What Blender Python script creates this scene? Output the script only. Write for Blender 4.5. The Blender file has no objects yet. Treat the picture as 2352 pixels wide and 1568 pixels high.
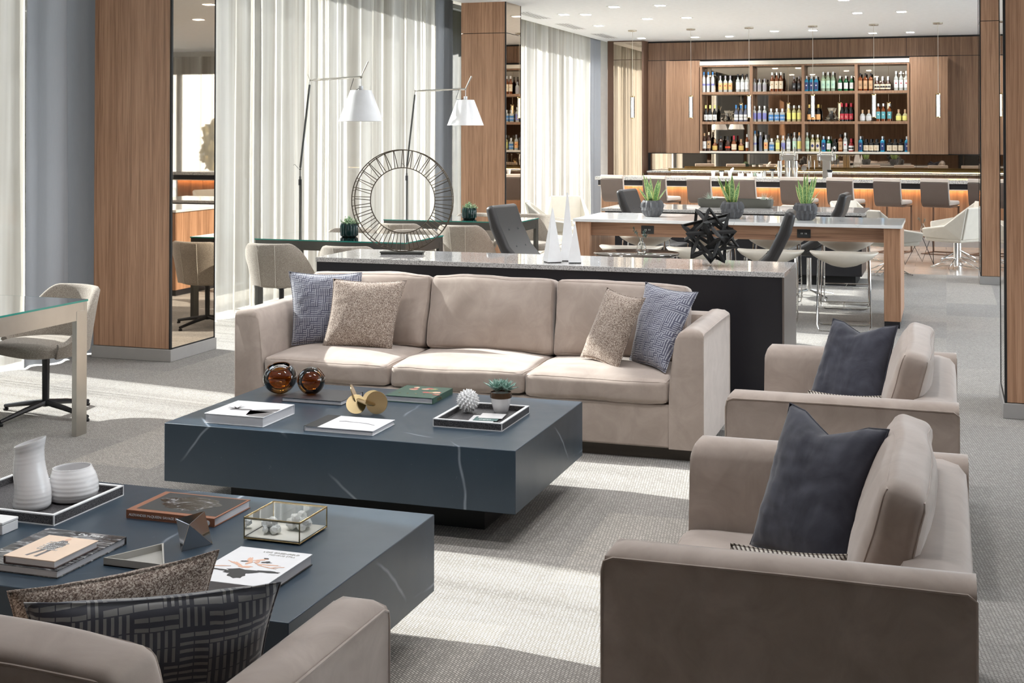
# Hotel lounge and bar, built at true scale. Units: metres. +Y runs from the lounge towards the bar, windows lie at -X.
import bpy, bmesh, math, random
from math import sin, cos, pi, sqrt, radians, atan2
from mathutils import Vector, Matrix, noise, Euler

SC = bpy.context.scene
COL = SC.collection
# ---------------------------------------------------------------- camera
cam = bpy.data.cameras.new('camera'); camo = bpy.data.objects.new('camera', cam); COL.objects.link(camo)
cam.sensor_width = 36.0; cam.lens = 36.0 * 3015.5 / 2352.0
cam.shift_y = (262.2 - 784.0) / 2352.0
cam.clip_start = .05; cam.clip_end = 200
camo.location = (0, 0, 1.77)
camo.rotation_euler = (pi / 2 + .01472, -.0005, .31901)
SC.camera = camo
# ---------------------------------------------------------------- exposure, sky, sun
SC.view_settings.view_transform = 'Standard'; SC.view_settings.look = 'None'
SC.view_settings.exposure = 1.74; SC.view_settings.gamma = 1.0; SC.view_settings.use_curve_mapping = False
SC.cycles.max_bounces = 9; SC.cycles.diffuse_bounces = 4; SC.cycles.glossy_bounces = 4
SC.cycles.transmission_bounces = 6; SC.cycles.transparent_max_bounces = 14
SC.cycles.caustics_reflective = False; SC.cycles.caustics_refractive = False
SC.cycles.sample_clamp_indirect = 6.0; SC.cycles.use_denoising = True
SKY = 3.3
SUN = 13.5
DOWN_W = 4.5
w = bpy.data.worlds.new('world'); SC.world = w; w.use_nodes = True
wt = w.node_tree; bg = wt.nodes['Background']
tc = wt.nodes.new('ShaderNodeTexCoord'); sx = wt.nodes.new('ShaderNodeSeparateXYZ'); rp = wt.nodes.new('ShaderNodeValToRGB')
wt.links.new(tc.outputs['Generated'], sx.inputs[0]); wt.links.new(sx.outputs['Z'], rp.inputs[0]); wt.links.new(rp.outputs[0], bg.inputs[0])
rp.color_ramp.elements[0].position = 0; rp.color_ramp.elements[0].color = (.95, .97, 1, 1)
rp.color_ramp.elements[1].position = .7; rp.color_ramp.elements[1].color = (.62, .78, 1, 1)
bg.inputs[1].default_value = SKY
sl = bpy.data.lights.new('sun', 'SUN'); so = bpy.data.objects.new('sun', sl); COL.objects.link(so)
sl.energy = SUN; sl.angle = radians(.8); sl.color = (1, .99, .97)
sd = Vector((cos(radians(-9)) * cos(radians(30)), sin(radians(-9)) * cos(radians(30)), -sin(radians(30))))
so.rotation_euler = sd.to_track_quat('-Z', 'Y').to_euler()
so.location = (-14, 6, 9)

# ---------------------------------------------------------------- mesh helpers
def link(o, parent=None):
    COL.objects.link(o)
    if parent: o.parent = parent
    return o
def thing(name, label, cat, loc=(0, 0, 0), rz=0, group=None):
    o = bpy.data.objects.new(name, None); o.empty_display_size = .1; link(o)
    o.location = loc; o.rotation_euler = (0, 0, rz)
    return tag(o, label, cat, group)
def tag(o, label, cat, group=None, kind=None):
    o['label'] = label; o['category'] = cat
    if group: o['group'] = group
    if kind: o['kind'] = kind
    return o
def copy_tree(o, loc=None, rz=None, label=None, group=None, parent=None):
    c = o.copy(); link(c, parent)
    if loc is not None: c.location = loc
    if rz is not None: c.rotation_euler = (0, 0, rz)
    if label: c['label'] = label
    if group: c['group'] = group
    for ch in list(o.children): copy_tree(ch, parent=c)
    return c
class MB:
    def __init__(s): s.v = []; s.f = []; s.m = []
    def add(s, vs, fs, mi=0):
        b = len(s.v); s.v += [tuple(v) for v in vs]; s.f += [tuple(i + b for i in f) for f in fs]; s.m += [mi] * len(fs); return s
    def box(s, x0, x1, y0, y1, z0, z1, mi=0, M=None):
        vs = [(x, y, z) for x in (x0, x1) for y in (y0, y1) for z in (z0, z1)]
        if M: vs = [M @ Vector(v) for v in vs]
        return s.add(vs, [(0, 1, 3, 2), (4, 6, 7, 5), (0, 4, 5, 1), (2, 3, 7, 6), (0, 2, 6, 4), (1, 5, 7, 3)], mi)
    def prism(s, poly, a, b, axis='z', mi=0, M=None):
        n = len(poly)
        def P(p, t): return {'z': (p[0], p[1], t), 'y': (p[0], t, p[1]), 'x': (t, p[0], p[1])}[axis]
        vs = [P(p, a) for p in poly] + [P(p, b) for p in poly]
        if M: vs = [M @ Vector(v) for v in vs]
        fs = [tuple(range(n))[::-1], tuple(range(n, 2 * n))] + [(i, (i + 1) % n, n + (i + 1) % n, n + i) for i in range(n)]
        return s.add(vs, fs, mi)
    def tube(s, pts, r, n=8, closed=False, mi=0, cap=True):
        pts = [Vector(p) for p in pts]; N = len(pts); rs = r if isinstance(r, (list, tuple)) else [r] * N
        ring = []; up = None
        for i, p in enumerate(pts):
            a = pts[i - 1] if (i > 0 or closed) else p; c = pts[(i + 1) % N] if (i < N - 1 or closed) else p
            d = (c - a).normalized()
            if up is None: up = d.orthogonal().normalized()
            up = (up - d * up.dot(d))
            up = up.normalized() if up.length > 1e-6 else d.orthogonal().normalized()
            q = d.cross(up)
            ring.append([p + (up * cos(2 * pi * k / n) + q * sin(2 * pi * k / n)) * rs[i] for k in range(n)])
        vs = [v for R in ring for v in R]; fs = []
        for i in range(N if closed else N - 1):
            j = (i + 1) % N
            for k in range(n): l = (k + 1) % n; fs.append((i * n + k, i * n + l, j * n + l, j * n + k))
        if cap and not closed: fs += [tuple(range(n))[::-1], tuple(range((N - 1) * n, N * n))]
        return s.add(vs, fs, mi)
    def lathe(s, prof, n=24, c=(0, 0, 0), mi=0, M=None, fn=None):
        vs = []; fs = []; N = len(prof)
        for i, (r, z) in enumerate(prof):
            for k in range(n):
                a = 2 * pi * k / n; rr = r * (fn(a, z) if fn else 1)
                v = Vector((rr * cos(a), rr * sin(a), z))
                vs.append((M @ v if M else v) + Vector(c))
        for i in range(N - 1):
            for k in range(n): l = (k + 1) % n; fs.append((i * n + k, i * n + l, (i + 1) * n + l, (i + 1) * n + k))
        if prof[0][0] > 1e-5: fs.append(tuple(range(n))[::-1])
        if prof[-1][0] > 1e-5: fs.append(tuple(range((N - 1) * n, N * n)))
        return s.add(vs, fs, mi)
    def grid(s, fn, nu, nv, mi=0, closed_u=False):
        vs = [fn(i / (nu if closed_u else nu - 1), j / (nv - 1)) for i in range(nu) for j in range(nv)]
        fs = []
        for i in range(nu if closed_u else nu - 1):
            for j in range(nv - 1):
                a = i * nv + j; b = ((i + 1) % nu) * nv + j; fs.append((a, b, b + 1, a + 1))
        return s.add(vs, fs, mi)
    def build(s, name, mats, parent=None, smooth=35, bevel=0, seg=2, weld=False, solid=0, sub=0):
        me = bpy.data.meshes.new(name); me.from_pydata(s.v, [], s.f)
        if not isinstance(mats, (list, tuple)): mats = [mats]
        for m in mats: me.materials.append(m)
        if len(mats) > 1:
            for p, mi in zip(me.polygons, s.m): p.material_index = mi
        bm = bmesh.new(); bm.from_mesh(me)
        if weld: bmesh.ops.remove_doubles(bm, verts=bm.verts, dist=1e-5)
        bmesh.ops.recalc_face_normals(bm, faces=bm.faces); bm.to_mesh(me); bm.free()
        if smooth:
            me.polygons.foreach_set('use_smooth', [True] * len(me.polygons))
            me.set_sharp_from_angle(angle=radians(smooth))
        me.update()
        o = bpy.data.objects.new(name, me); link(o, parent)
        if solid: md = o.modifiers.new('solid', 'SOLIDIFY'); md.thickness = solid; md.offset = 0
        if bevel:
            md = o.modifiers.new('bevel', 'BEVEL'); md.width = bevel; md.segments = seg; md.limit_method = 'ANGLE'; md.angle_limit = radians(40); md.harden_normals = False
        if sub: md = o.modifiers.new('sub', 'SUBSURF'); md.levels = sub; md.render_levels = sub
        return o
def Box(name, m, parent, x0, x1, y0, y1, z0, z1, bevel=0, seg=2): return MB().box(x0, x1, y0, y1, z0, z1).build(name, m, parent, bevel=bevel, seg=seg)
def cushion(name, m, parent, cx, cy, cz, sx, sy, sz, r=.04, puff=(.0, .0, .03), rot=(0, 0, 0), n=16, wr=.004, seed=0, pipe=None, axis=2, pm=None, taper=0):
    """soft box; puff swells each pair of faces, axis = the thin direction round which the piping runs"""
    h = Vector((sx / 2, sy / 2, sz / 2)); bm = bmesh.new(); vm = {}
    def mp(u):
        p = Vector((u[0] * h[0], u[1] * h[1], u[2] * h[2])); inn = Vector([max(-(h[i] - r), min(h[i] - r, p[i])) for i in range(3)])
        d = p - inn
        if d.length > 1e-9: p = inn + d.normalized() * r
        for i in range(3):
            if puff[i]:
                a, b = [u[j] for j in range(3) if j != i]
                k = (1 - abs(a) ** 2.4) * (1 - abs(b) ** 2.4)
                p[i] += puff[i] * k * u[i]
        if wr:
            q = p * 3.2 + Vector((seed * 7.3, seed * 3.1, seed))
            p += noise.noise_vector(q) * wr * 2 + noise.noise_vector(q * 3) * wr * .6
        return p
    for ax in range(3):
        o = [j for j in range(3) if j != ax]
        for sg in (-1, 1):
            g = []
            for i in range(n + 1):
                row = []
                for j in range(n + 1):
                    u = [0, 0, 0]; u[ax] = sg; u[o[0]] = -1 + 2 * i / n; u[o[1]] = -1 + 2 * j / n
                    for q in o:   # denser near the edges
                        u[q] = sin(u[q] * pi / 2) * .45 + u[q] * .55
                    key = tuple(round(c, 5) for c in u)
                    if key not in vm: vm[key] = bm.verts.new(mp(u))
                    row.append(vm[key])
                g.append(row)
            for i in range(n):
                for j in range(n):
                    f = (g[i][j], g[i + 1][j], g[i + 1][j + 1], g[i][j + 1])
                    try: bm.faces.new(f)
                    except ValueError: pass
    bmesh.ops.recalc_face_normals(bm, faces=bm.faces)
    me = bpy.data.meshes.new(name); bm.to_mesh(me); bm.free(); me.materials.append(m)
    me.polygons.foreach_set('use_smooth', [True] * len(me.polygons))
    ob = bpy.data.objects.new(name, me); link(ob, parent); ob.location = (cx, cy, cz); ob.rotation_euler = rot
    if pipe:
        o = [j for j in range(3) if j != axis]; mb = MB()
        for sg in (-1, 1):
            pts = []
            ring = []
            K = 14
            for e in range(4):
                for t in range(K):
                    a = -1 + 2 * t / K
                    ring.append([(a, -1), (1, a), (-a, 1), (-1, -a)][e])
            for a, b in ring:
                u = [0, 0, 0]; u[o[0]] = a; u[o[1]] = b; u[axis] = sg
                p = mp(u); k = h[axis] - r * .3
                p[axis] = p[axis]
                q = p.copy()
                for jj in o:
                    if abs(u[jj]) > .99: q[jj] = q[jj]
                pts.append(q)
            mb.tube(pts, pipe, 6, closed=True)
        mb.build('piping', pm or m, ob)
    return ob
def frame_from(c00, c10, c11, c01):
    c = [Vector(p) for p in (c00, c10, c11, c01)]; o = sum(c, Vector()) / 4
    X = ((c[1] + c[2]) - (c[0] + c[3])).normalized(); Zt = ((c[3] + c[2]) - (c[0] + c[1])).normalized()
    Y = Zt.cross(X).normalized(); Z = X.cross(Y).normalized()
    M = Matrix.Identity(4)
    for i in range(3): M[i][0] = X[i]; M[i][1] = Y[i]; M[i][2] = Z[i]; M[i][3] = o[i]
    return M, [M.inverted() @ p for p in c]
def pillow(name, label, m, bl, br, tr, tl, th=.09, n=26, seed=1, group=None, dent=.0, cat='cushion', edge=.0028):
    M, c = frame_from(bl, br, tr, tl); mb = MB()
    def P(u, v, s):
        a, b = 2 * u - 1, 2 * v - 1
        # pull the sides in between pointed corners
        ua = a * (1 - .085 * (1 - b * b) * abs(a)); vb = b * (1 - .085 * (1 - a * a) * abs(b))
        U, V = (ua + 1) / 2, (vb + 1) / 2
        p = c[0] * (1 - U) * (1 - V) + c[1] * U * (1 - V) + c[2] * U * V + c[3] * (1 - U) * V
        t = th * (max(0, 1 - a ** 4) * max(0, 1 - b ** 4)) ** .62 * (.55 + .45 * (1 - a * a) * (1 - b * b)) ** .6
        t *= 1 + .12 * noise.noise(Vector((a * 1.4, b * 1.4, seed * 5.1)))
        wrk = noise.noise(Vector((a * 2.6 + seed, b * 7, seed))) * .006 + noise.noise(Vector((a * 9, b * 3, seed + s))) * .004
        e = min(1, 6 * min(1 - abs(a), 1 - abs(b)))
        y = s * (t + e * wrk) - dent * max(0, b) ** 2 * max(0, 1 - (a * 2.2) ** 2) * s * 0
        p = p + Vector((0, y, -dent * max(0, b) ** 3 * max(0, 1 - abs(a) * 1.6)))
        return p
    for s in (-1, 1): mb.grid(lambda u, v, s=s: P(u, v, s), n, n)
    o = mb.build(name, m, None, smooth=180, weld=True)
    o.matrix_world = M
    tag(o, label, cat, group)
    pts = []
    for e in range(4):
        for t in range(n):
            t /= n; u, v = [(t, 0), (1, t), (1 - t, 1), (0, 1 - t)][e]; pts.append(P(u, v, 0))
    MB().tube(pts, edge, 6, closed=True).build('seam', m, o)
    return o
def text(name, body, size, m, parent, loc, rot, ext=.0006, align='LEFT', sx=1.0):
    cu = bpy.data.curves.new(name, 'FONT'); cu.body = body; cu.size = size; cu.extrude = ext; cu.align_x = align
    tmp = bpy.data.objects.new(name, cu); COL.objects.link(tmp)
    dg = bpy.context.evaluated_depsgraph_get(); me = bpy.data.meshes.new_from_object(tmp.evaluated_get(dg))
    bpy.data.objects.remove(tmp); me.materials.clear(); me.materials.append(m)
    o = bpy.data.objects.new(name, me); link(o, parent); o.location = loc; o.rotation_euler = rot; o.scale = (sx, 1, 1)
    return o
# ---------------------------------------------------------------- materials
class NT:
    def __init__(s, name):
        s.m = bpy.data.materials.new(name); s.m.use_nodes = True; s.t = s.m.node_tree; s.b = s.t.nodes['Principled BSDF']; s.o = s.t.nodes['Material Output']
        s.c = s.t.nodes.new('ShaderNodeTexCoord').outputs['Object']
    def n(s, ty, ins=None, **kw):
        nd = s.t.nodes.new('ShaderNode' + ty)
        for k, v in kw.items(): setattr(nd, k, v)
        for k, v in (ins or {}).items():
            if isinstance(v, bpy.types.NodeSocket): s.t.links.new(v, nd.inputs[k])
            else: nd.inputs[k].default_value = v
        return nd
    def map(s, scale=(1, 1, 1), rot=(0, 0, 0), src=None): return s.n('Mapping', {0: src or s.c, 'Scale': scale, 'Rotation': rot}).outputs[0]
    def noise(s, vec, scale, detail=3, rough=.5, dist=0): return s.n('TexNoise', {'Vector': vec, 'Scale': scale, 'Detail': detail, 'Roughness': rough, 'Distortion': dist}).outputs['Fac']
    def ramp(s, fac, stops):
        nd = s.n('ValToRGB', {0: fac}); e = nd.color_ramp.elements
        while len(e) < len(stops): e.new(.5)
        for el, (p, c) in zip(e, stops): el.position = p; el.color = (*c, 1) if len(c) == 3 else c
        return nd.outputs[0]
    def math(s, op, a, b=0, c=0, clamp=False):
        nd = s.n('Math', operation=op); nd.use_clamp = clamp
        for i, v in enumerate((a, b, c)):
            if isinstance(v, bpy.types.NodeSocket): s.t.links.new(v, nd.inputs[i])
            else: nd.inputs[i].default_value = v
        return nd.outputs[0]
    def mix(s, f, a, b, mode='MIX'):
        nd = s.n('MixRGB', blend_type=mode)
        for i, v in enumerate((f, a, b)):
            if isinstance(v, bpy.types.NodeSocket): s.t.links.new(v, nd.inputs[i])
            else: nd.inputs[i].default_value = v if i == 0 else (*v, 1)
        return nd.outputs[0]
    def set(s, **kw):
        for k, v in kw.items():
            k = k.replace('_', ' ')
            if isinstance(v, bpy.types.NodeSocket): s.t.links.new(v, s.b.inputs[k])
            else: s.b.inputs[k].default_value = (*v, 1) if isinstance(v, tuple) and len(v) == 3 else v
        return s
    def bump(s, h, st=.3, d=.002): s.t.links.new(s.n('Bump', {'Height': h, 'Strength': st, 'Distance': d}).outputs[0], s.b.inputs['Normal']); return s
def plain(name, col, rough=.5, metal=0, **kw):
    t = NT(name); nz = t.noise(t.c, 14, 3)
    a = tuple(c * .93 for c in col); b = tuple(min(1, c * 1.06) for c in col)
    t.set(Base_Color=t.mix(nz, a, b), Roughness=rough, Metallic=metal, **kw); return t.m
def emis(name, col, st):
    t = NT(name); t.set(Base_Color=col, Emission_Color=col, Emission_Strength=st, Roughness=.4); return t.m
def glass_thin(name, tint=(1, 1, 1), rough=0.0, gloss=1.0, ior=1.5):
    t = NT(name); tr = t.n('BsdfTransparent', {0: (*tint, 1)}).outputs[0]; gl = t.n('BsdfGlossy', {0: (1, 1, 1, 1), 'Roughness': rough}).outputs[0]
    fr = t.math('MULTIPLY', t.n('Fresnel', {'IOR': ior}).outputs[0], gloss, clamp=True)
    mx = t.n('MixShader'); t.t.links.new(fr, mx.inputs[0]); t.t.links.new(tr, mx.inputs[1]); t.t.links.new(gl, mx.inputs[2]); t.t.links.new(mx.outputs[0], t.o.inputs[0]); return t.m
def glass(name, col, rough=.0, ior=1.45):
    t = NT(name); t.set(Base_Color=col, Roughness=rough, Transmission_Weight=1.0, IOR=ior); return t.m
def wood(name, dark, mid, light, axis='z', rough=.42):
    t = NT(name); s = {'z': (1, 1, .02), 'x': (.02, 1, 1), 'y': (1, .02, 1)}[axis]
    v = t.map(s); wv = t.noise(v, 9, 2); f = t.noise(v, 110, 5, .6, .6); g = t.noise(v, 34, 3, .5, .4)
    k = t.math('ADD', t.math('MULTIPLY', f, .55), t.math('ADD', t.math('MULTIPLY', g, .35), t.math('MULTIPLY', wv, .2)))
    c = t.ramp(k, [(.40, dark), (.53, mid), (.66, light)])
    t.set(Base_Color=c, Roughness=rough).bump(f, .12, .001); return t.m
M = {}
M['wood'] = wood('walnut_veneer', (.24, .122, .066), (.385, .208, .120), (.52, .305, .188))
M['wood_bar'] = wood('bar_walnut_veneer', (.15, .080, .046), (.235, .134, .081), (.33, .20, .125))
M['wood_h'] = wood('walnut_veneer_horizontal', (.165, .085, .05), (.27, .148, .09), (.38, .225, .145), 'x')
M['wood_light'] = wood('walnut_veneer_warm', (.17, .092, .052), (.25, .143, .084), (.33, .198, .120))
M['wood_dark'] = plain('dark_brown_timber', (.12, .065, .04), .45)
def carpet():
    t = NT('woven_carpet_tile')
    # plank tiles of slightly different shade
    br = t.n('TexBrick', {'Vector': t.map(rot=(0, 0, pi / 2)), 'Color1': (.80, .80, .80, 1), 'Color2': (1.12, 1.1, 1.06, 1), 'Mortar': (.9, .9, .9, 1), 'Scale': 1.0, 'Mortar Size': .0, 'Brick Width': 1.0, 'Row Height': .5}, offset=.5).outputs[0]
    wob = t.n('VectorMath', {0: t.n('TexNoise', {'Vector': t.c, 'Scale': 25}).outputs['Color'], 1: (.006, .006, 0)}, operation='MULTIPLY').outputs[0]
    cc = t.n('VectorMath', {0: t.c, 1: wob}, operation='ADD').outputs[0]
    wv = t.n('TexBrick', {'Vector': t.map(rot=(0, 0, .62), src=cc), 'Color1': (1, 1, 1, 1), 'Color2': (.35, .35, .35, 1), 'Mortar': (0, 0, 0, 1), 'Scale': 1.0, 'Mortar Size': .0032, 'Mortar Smooth': .4, 'Brick Width': .018, 'Row Height': .0095}, offset=.5).outputs[0]
    big = t.noise(t.c, 1.2, 3)
    nz = t.noise(t.c, 260, 2)
    base = t.mix(wv, (.215, .198, .180), (.70, .67, .63))
    base = t.mix(1.0, base, br, 'MULTIPLY'); base = t.mix(.35, base, t.ramp(nz, [(.3, (.55, .55, .55)), (.7, (1.2, 1.2, 1.2))]), 'MULTIPLY')
    base = t.mix(.3, base, t.ramp(big, [(.3, (.8, .8, .8)), (.7, (1.15, 1.15, 1.15))]), 'MULTIPLY')
    t.set(Base_Color=base, Roughness=.95, Sheen_Weight=.15).bump(wv, .5, .003); return t.m
M['carpet'] = carpet()
def stone_floor():
    t = NT('stone_plank_floor'); br = t.n('TexBrick', {'Vector': t.c, 'Color1': (.42, .375, .33, 1), 'Color2': (.52, .475, .43, 1), 'Mortar': (.3, .28, .26, 1), 'Scale': 1.0, 'Mortar Size': .003, 'Brick Width': 1.2, 'Row Height': .4}, offset=.33).outputs[0]
    c = t.mix(.5, br, t.ramp(t.noise(t.map((1, 3, 1)), 5, 5), [(.3, (.7, .68, .66)), (.7, (1.1, 1.1, 1.1))]), 'MULTIPLY'); t.set(Base_Color=c, Roughness=.22); return t.m
M['stone_floor'] = stone_floor()
M['ceiling'] = plain('white_ceiling_paint', (.89, .91, .93), .8)
M['wall_paint'] = plain('pale_wall_paint', (.62, .60, .57), .8)
def velvet(name, a, b, sheen=.5, sc=4):
    t = NT(name); c = t.mix(t.ramp(t.noise(t.c, sc, 5, .62, .8), [(.32, (0, 0, 0)), (.68, (1, 1, 1))]), a, b); fine = t.noise(t.c, 420, 2)
    t.set(Base_Color=c, Roughness=.8, Sheen_Weight=sheen, Sheen_Roughness=.4).bump(fine, .08, .001); return t.m
M['velvet'] = velvet('taupe_velvet', (.35, .283, .24), (.44, .364, .314), sc=7)
M['navy'] = velvet('navy_velvet', (.014, .015, .027), (.048, .050, .070), .3, 6)
def tweed(name, a, b, c, sc=190):
    t = NT(name); n1 = t.noise(t.map((1, 1, 1.0)), sc, 1, .5, 1.0); n2 = t.n('TexVoronoi', {'Vector': t.map((1, 1, 1.6)), 'Scale': sc * 1.1}).outputs['Color']
    k = t.math('ADD', t.math('MULTIPLY', n1, .6), t.math('MULTIPLY', n2, .4))
    t.set(Base_Color=t.ramp(k, [(.36, a), (.5, b), (.66, c)]), Roughness=.95, Sheen_Weight=.2).bump(k, .6, .003); return t.m
M['tweed'] = tweed('brown_tweed', (.11, .072, .055), (.30, .225, .18), (.62, .54, .46), 250)
M['tweed_tub'] = tweed('oatmeal_fabric', (.20, .165, .135), (.36, .31, .26), (.55, .50, .43), 420)
def maze(name, c0, c1, sc=44):
    """little blocks of three parallel bars turned this way and that, raised on velvet"""
    t = NT(name); s = t.n('SeparateXYZ', {0: t.map((sc, sc, sc))}); x, z = s.outputs[0], s.outputs[2]
    fx, fz = t.math('FLOOR', x), t.math('FLOOR', z)
    cv = t.n('CombineXYZ', {0: fx, 1: fz, 2: 3.0}).outputs[0]
    wn = t.math('GREATER_THAN', t.n('TexWhiteNoise', {'Vector': cv}, noise_dimensions='3D').outputs['Value'], .5)
    ux, uz = t.math('SUBTRACT', x, fx), t.math('SUBTRACT', z, fz)
    a = t.math('ADD', t.math('MULTIPLY', ux, wn), t.math('MULTIPLY', uz, t.math('SUBTRACT', 1, wn)))
    b = t.math('ADD', t.math('MULTIPLY', uz, wn), t.math('MULTIPLY', ux, t.math('SUBTRACT', 1, wn)))
    bar = t.math('GREATER_THAN', t.math('SINE', t.math('MULTIPLY', a, 2 * pi * 2)), .25)
    cut = t.math('LESS_THAN', t.math('ABSOLUTE', t.math('SUBTRACT', b, .5)), .46)
    k = t.math('MULTIPLY', bar, cut); c = t.mix(k, c0, c1)
    c = t.mix(.4, c, t.ramp(t.noise(t.c, 8, 3), [(.3, (.6, .6, .6)), (.7, (1.15, 1.15, 1.15))]), 'MULTIPLY')
    t.set(Base_Color=c, Roughness=t.mix(k, (.85,) * 3, (.38,) * 3), Sheen_Weight=.5).bump(t.math('SUBTRACT', 1, k), .5, .003); return t.m
M['maze'] = maze('slate_blue_fret_velvet', (.085, .088, .135), (.40, .41, .46))
M['maze_d'] = maze('dark_slate_fret_velvet', (.03, .031, .044), (.17, .165, .16), 33)
def striped():
    t = NT('striped_lumbar_fabric'); s = t.n('SeparateXYZ', {0: t.c}); k = t.math('SINE', t.math('MULTIPLY', t.math('ADD', s.outputs[0], t.math('MULTIPLY', s.outputs[2], .7)), 520))
    t.set(Base_Color=t.mix(t.math('GREATER_THAN', k, .2), (.62, .58, .52), (.09, .07, .06)), Roughness=.9); return t.m
M['stripe'] = striped()
def marble(name, base, base2, vein, scale=1.2, rough=.34, vw=.012, ir=.5):
    t = NT(name); wob = t.n('VectorMath', {0: t.n('TexNoise', {'Vector': t.c, 'Scale': 2.2, 'Detail': 3}).outputs['Color'], 1: (.10, .10, .10)}, operation='MULTIPLY').outputs[0]
    v = t.n('VectorMath', {0: t.c, 1: wob}, operation='ADD').outputs[0]
    d = t.n('TexVoronoi', {'Vector': v, 'Scale': scale}, feature='DISTANCE_TO_EDGE').outputs[0]
    k = t.ramp(d, [(0, (1, 1, 1)), (vw, (0, 0, 0))]); msk = t.ramp(t.noise(t.c, 2.3, 2), [(.5, (0, 0, 0)), (.62, (1, 1, 1))])
    k = t.math('MULTIPLY', k, msk)
    sp = t.ramp(t.noise(t.c, 60, 2), [(.73, (0, 0, 0)), (.78, (.35, .35, .35))])
    c = t.mix(t.noise(t.c, 5, 5, .6), base, base2); c = t.mix(k, c, vein); c = t.mix(t.math('MULTIPLY', sp, .5), c, vein)
    t.set(Base_Color=c, Roughness=t.mix(t.noise(t.c, 9, 4), (rough * .85,) * 3, (rough * 1.15,) * 3), Specular_IOR_Level=ir); return t.m
M['marble'] = marble('blue_black_marble', (.018, .035, .055), (.032, .055, .080), (.22, .26, .31), .62, .33, .0010, .5)
M['marble_brown'] = marble('dark_emperador_marble', (.02, .015, .012), (.05, .038, .03), (.6, .55, .5), 3, .08, .02)
M['quartz'] = marble('white_quartz', (.74, .74, .73), (.80, .80, .80), (.45, .45, .46), 3, .06, .008)
def granite(name, a, b, c, sc=140, rough=.07):
    t = NT(name); v = t.map((1, 1, 1)); n1 = t.noise(v, sc, 4, .7, .4); n2 = t.n('TexVoronoi', {'Vector': v, 'Scale': sc * 1.4}).outputs['Color']
    k = t.math('ADD', t.math('MULTIPLY', n1, .75), t.math('MULTIPLY', n2, .25))
    t.set(Base_Color=t.ramp(k, [(.38, a), (.47, b), (.6, c)]), Roughness=rough); return t.m
M['granite'] = granite('grey_granite', (.16, .15, .145), (.50, .485, .47), (.66, .645, .63), rough=.045)
M['granite_bar'] = granite('pale_grey_granite', (.22, .22, .21), (.50, .50, .49), (.66, .66, .64), 60, .12)
M['stone_band'] = plain('cream_stone', (.66, .61, .52), .4)
M['concrete'] = plain('grey_stone_plinth', (.36, .345, .33), .6)
M['black'] = plain('black_laminate', (.012, .012, .016), .3)
M['black_matte'] = plain('matte_black', (.01, .01, .01), .7)
M['brown_plinth'] = plain('dark_bronze_plinth', (.06, .047, .035), .5)
M['steel'] = plain('brushed_steel', (.52, .50, .46), .3, 1)
M['darksteel'] = plain('dark_anodised_metal', (.10, .10, .095), .35, .7)
M['chrome'] = plain('chrome', (.78, .77, .75), .08, 1)
M['nickel'] = plain('satin_nickel', (.55, .5, .42), .2, 1)
M['gold'] = plain('brushed_gold', (.52, .40, .22), .26, 1)
M['brass'] = plain('aged_brass', (.52, .38, .18), .25, 1)
M['wire'] = plain('antique_bronze_wire', (.10, .082, .06), .35, .8)
M['panel_metal'] = plain('bronzed_end_panel', (.17, .145, .13), .3, .55)
def mirror(name, col, rough=.015):
    t = NT(name); t.set(Base_Color=t.mix(t.noise(t.c, 2, 1), tuple(c * .97 for c in col), col), Metallic=1.0, Roughness=rough); return t.m
M['mirror'] = mirror('bronze_mirror', (.60, .50, .40))
M['glass_win'] = glass_thin('window_glass', (.93, .95, .95))
M['glass_top'] = glass_thin('desk_glass', (.55, .62, .60), .01, 3.4)
M['glass_edge'] = plain('green_glass_edge', (.03, .26, .21), .15)
M['glass_clear'] = glass_thin('clear_glass', (.90, .92, .90), .0, 1.8)
M['amber'] = glass_thin('amber_glass', (.62, .28, .06), .0, 1.4); M['vase_glass'] = glass('clear_vase_glass', (.95, .97, .96))
M['white_paint'] = plain('white_lacquer', (.82, .82, .82), .35)
M['ceramic'] = plain('white_ceramic', (.80, .79, .79), .22)
M['charcoal_pot'] = plain('charcoal_ceramic', (.07, .07, .075), .55)
M['teal_pot'] = plain('dark_teal_glaze', (.003, .030, .027), .12)
M['leather_w'] = plain('ivory_leather', (.66, .61, .53), .4); M['leather_c'] = plain('cream_fabric', (.66, .62, .54), .75)
M['leather_d'] = plain('charcoal_leather', (.027, .025, .025), .38); M['leather_b'] = plain('brown_leather', (.095, .070, .060), .38)
M['pad'] = plain('light_taupe_pad', (.56, .50, .45), .8)
def drape(name, col, ds=.0):
    t = NT(name); df = t.n('BsdfDiffuse', {0: t.mix(t.noise(t.map((1, 1, .05)), 300, 2), tuple(c * .9 for c in col), col)}).outputs[0]; tl = t.n('BsdfTranslucent', {0: (*col, 1)}).outputs[0]
    mx = t.n('MixShader', {0: .02}); t.t.links.new(df, mx.inputs[1]); t.t.links.new(tl, mx.inputs[2]); t.t.links.new(mx.outputs[0], t.o.inputs[0]); return t.m
M['drape'] = drape('grey_blackout_drape', (.33, .34, .36))
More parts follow.
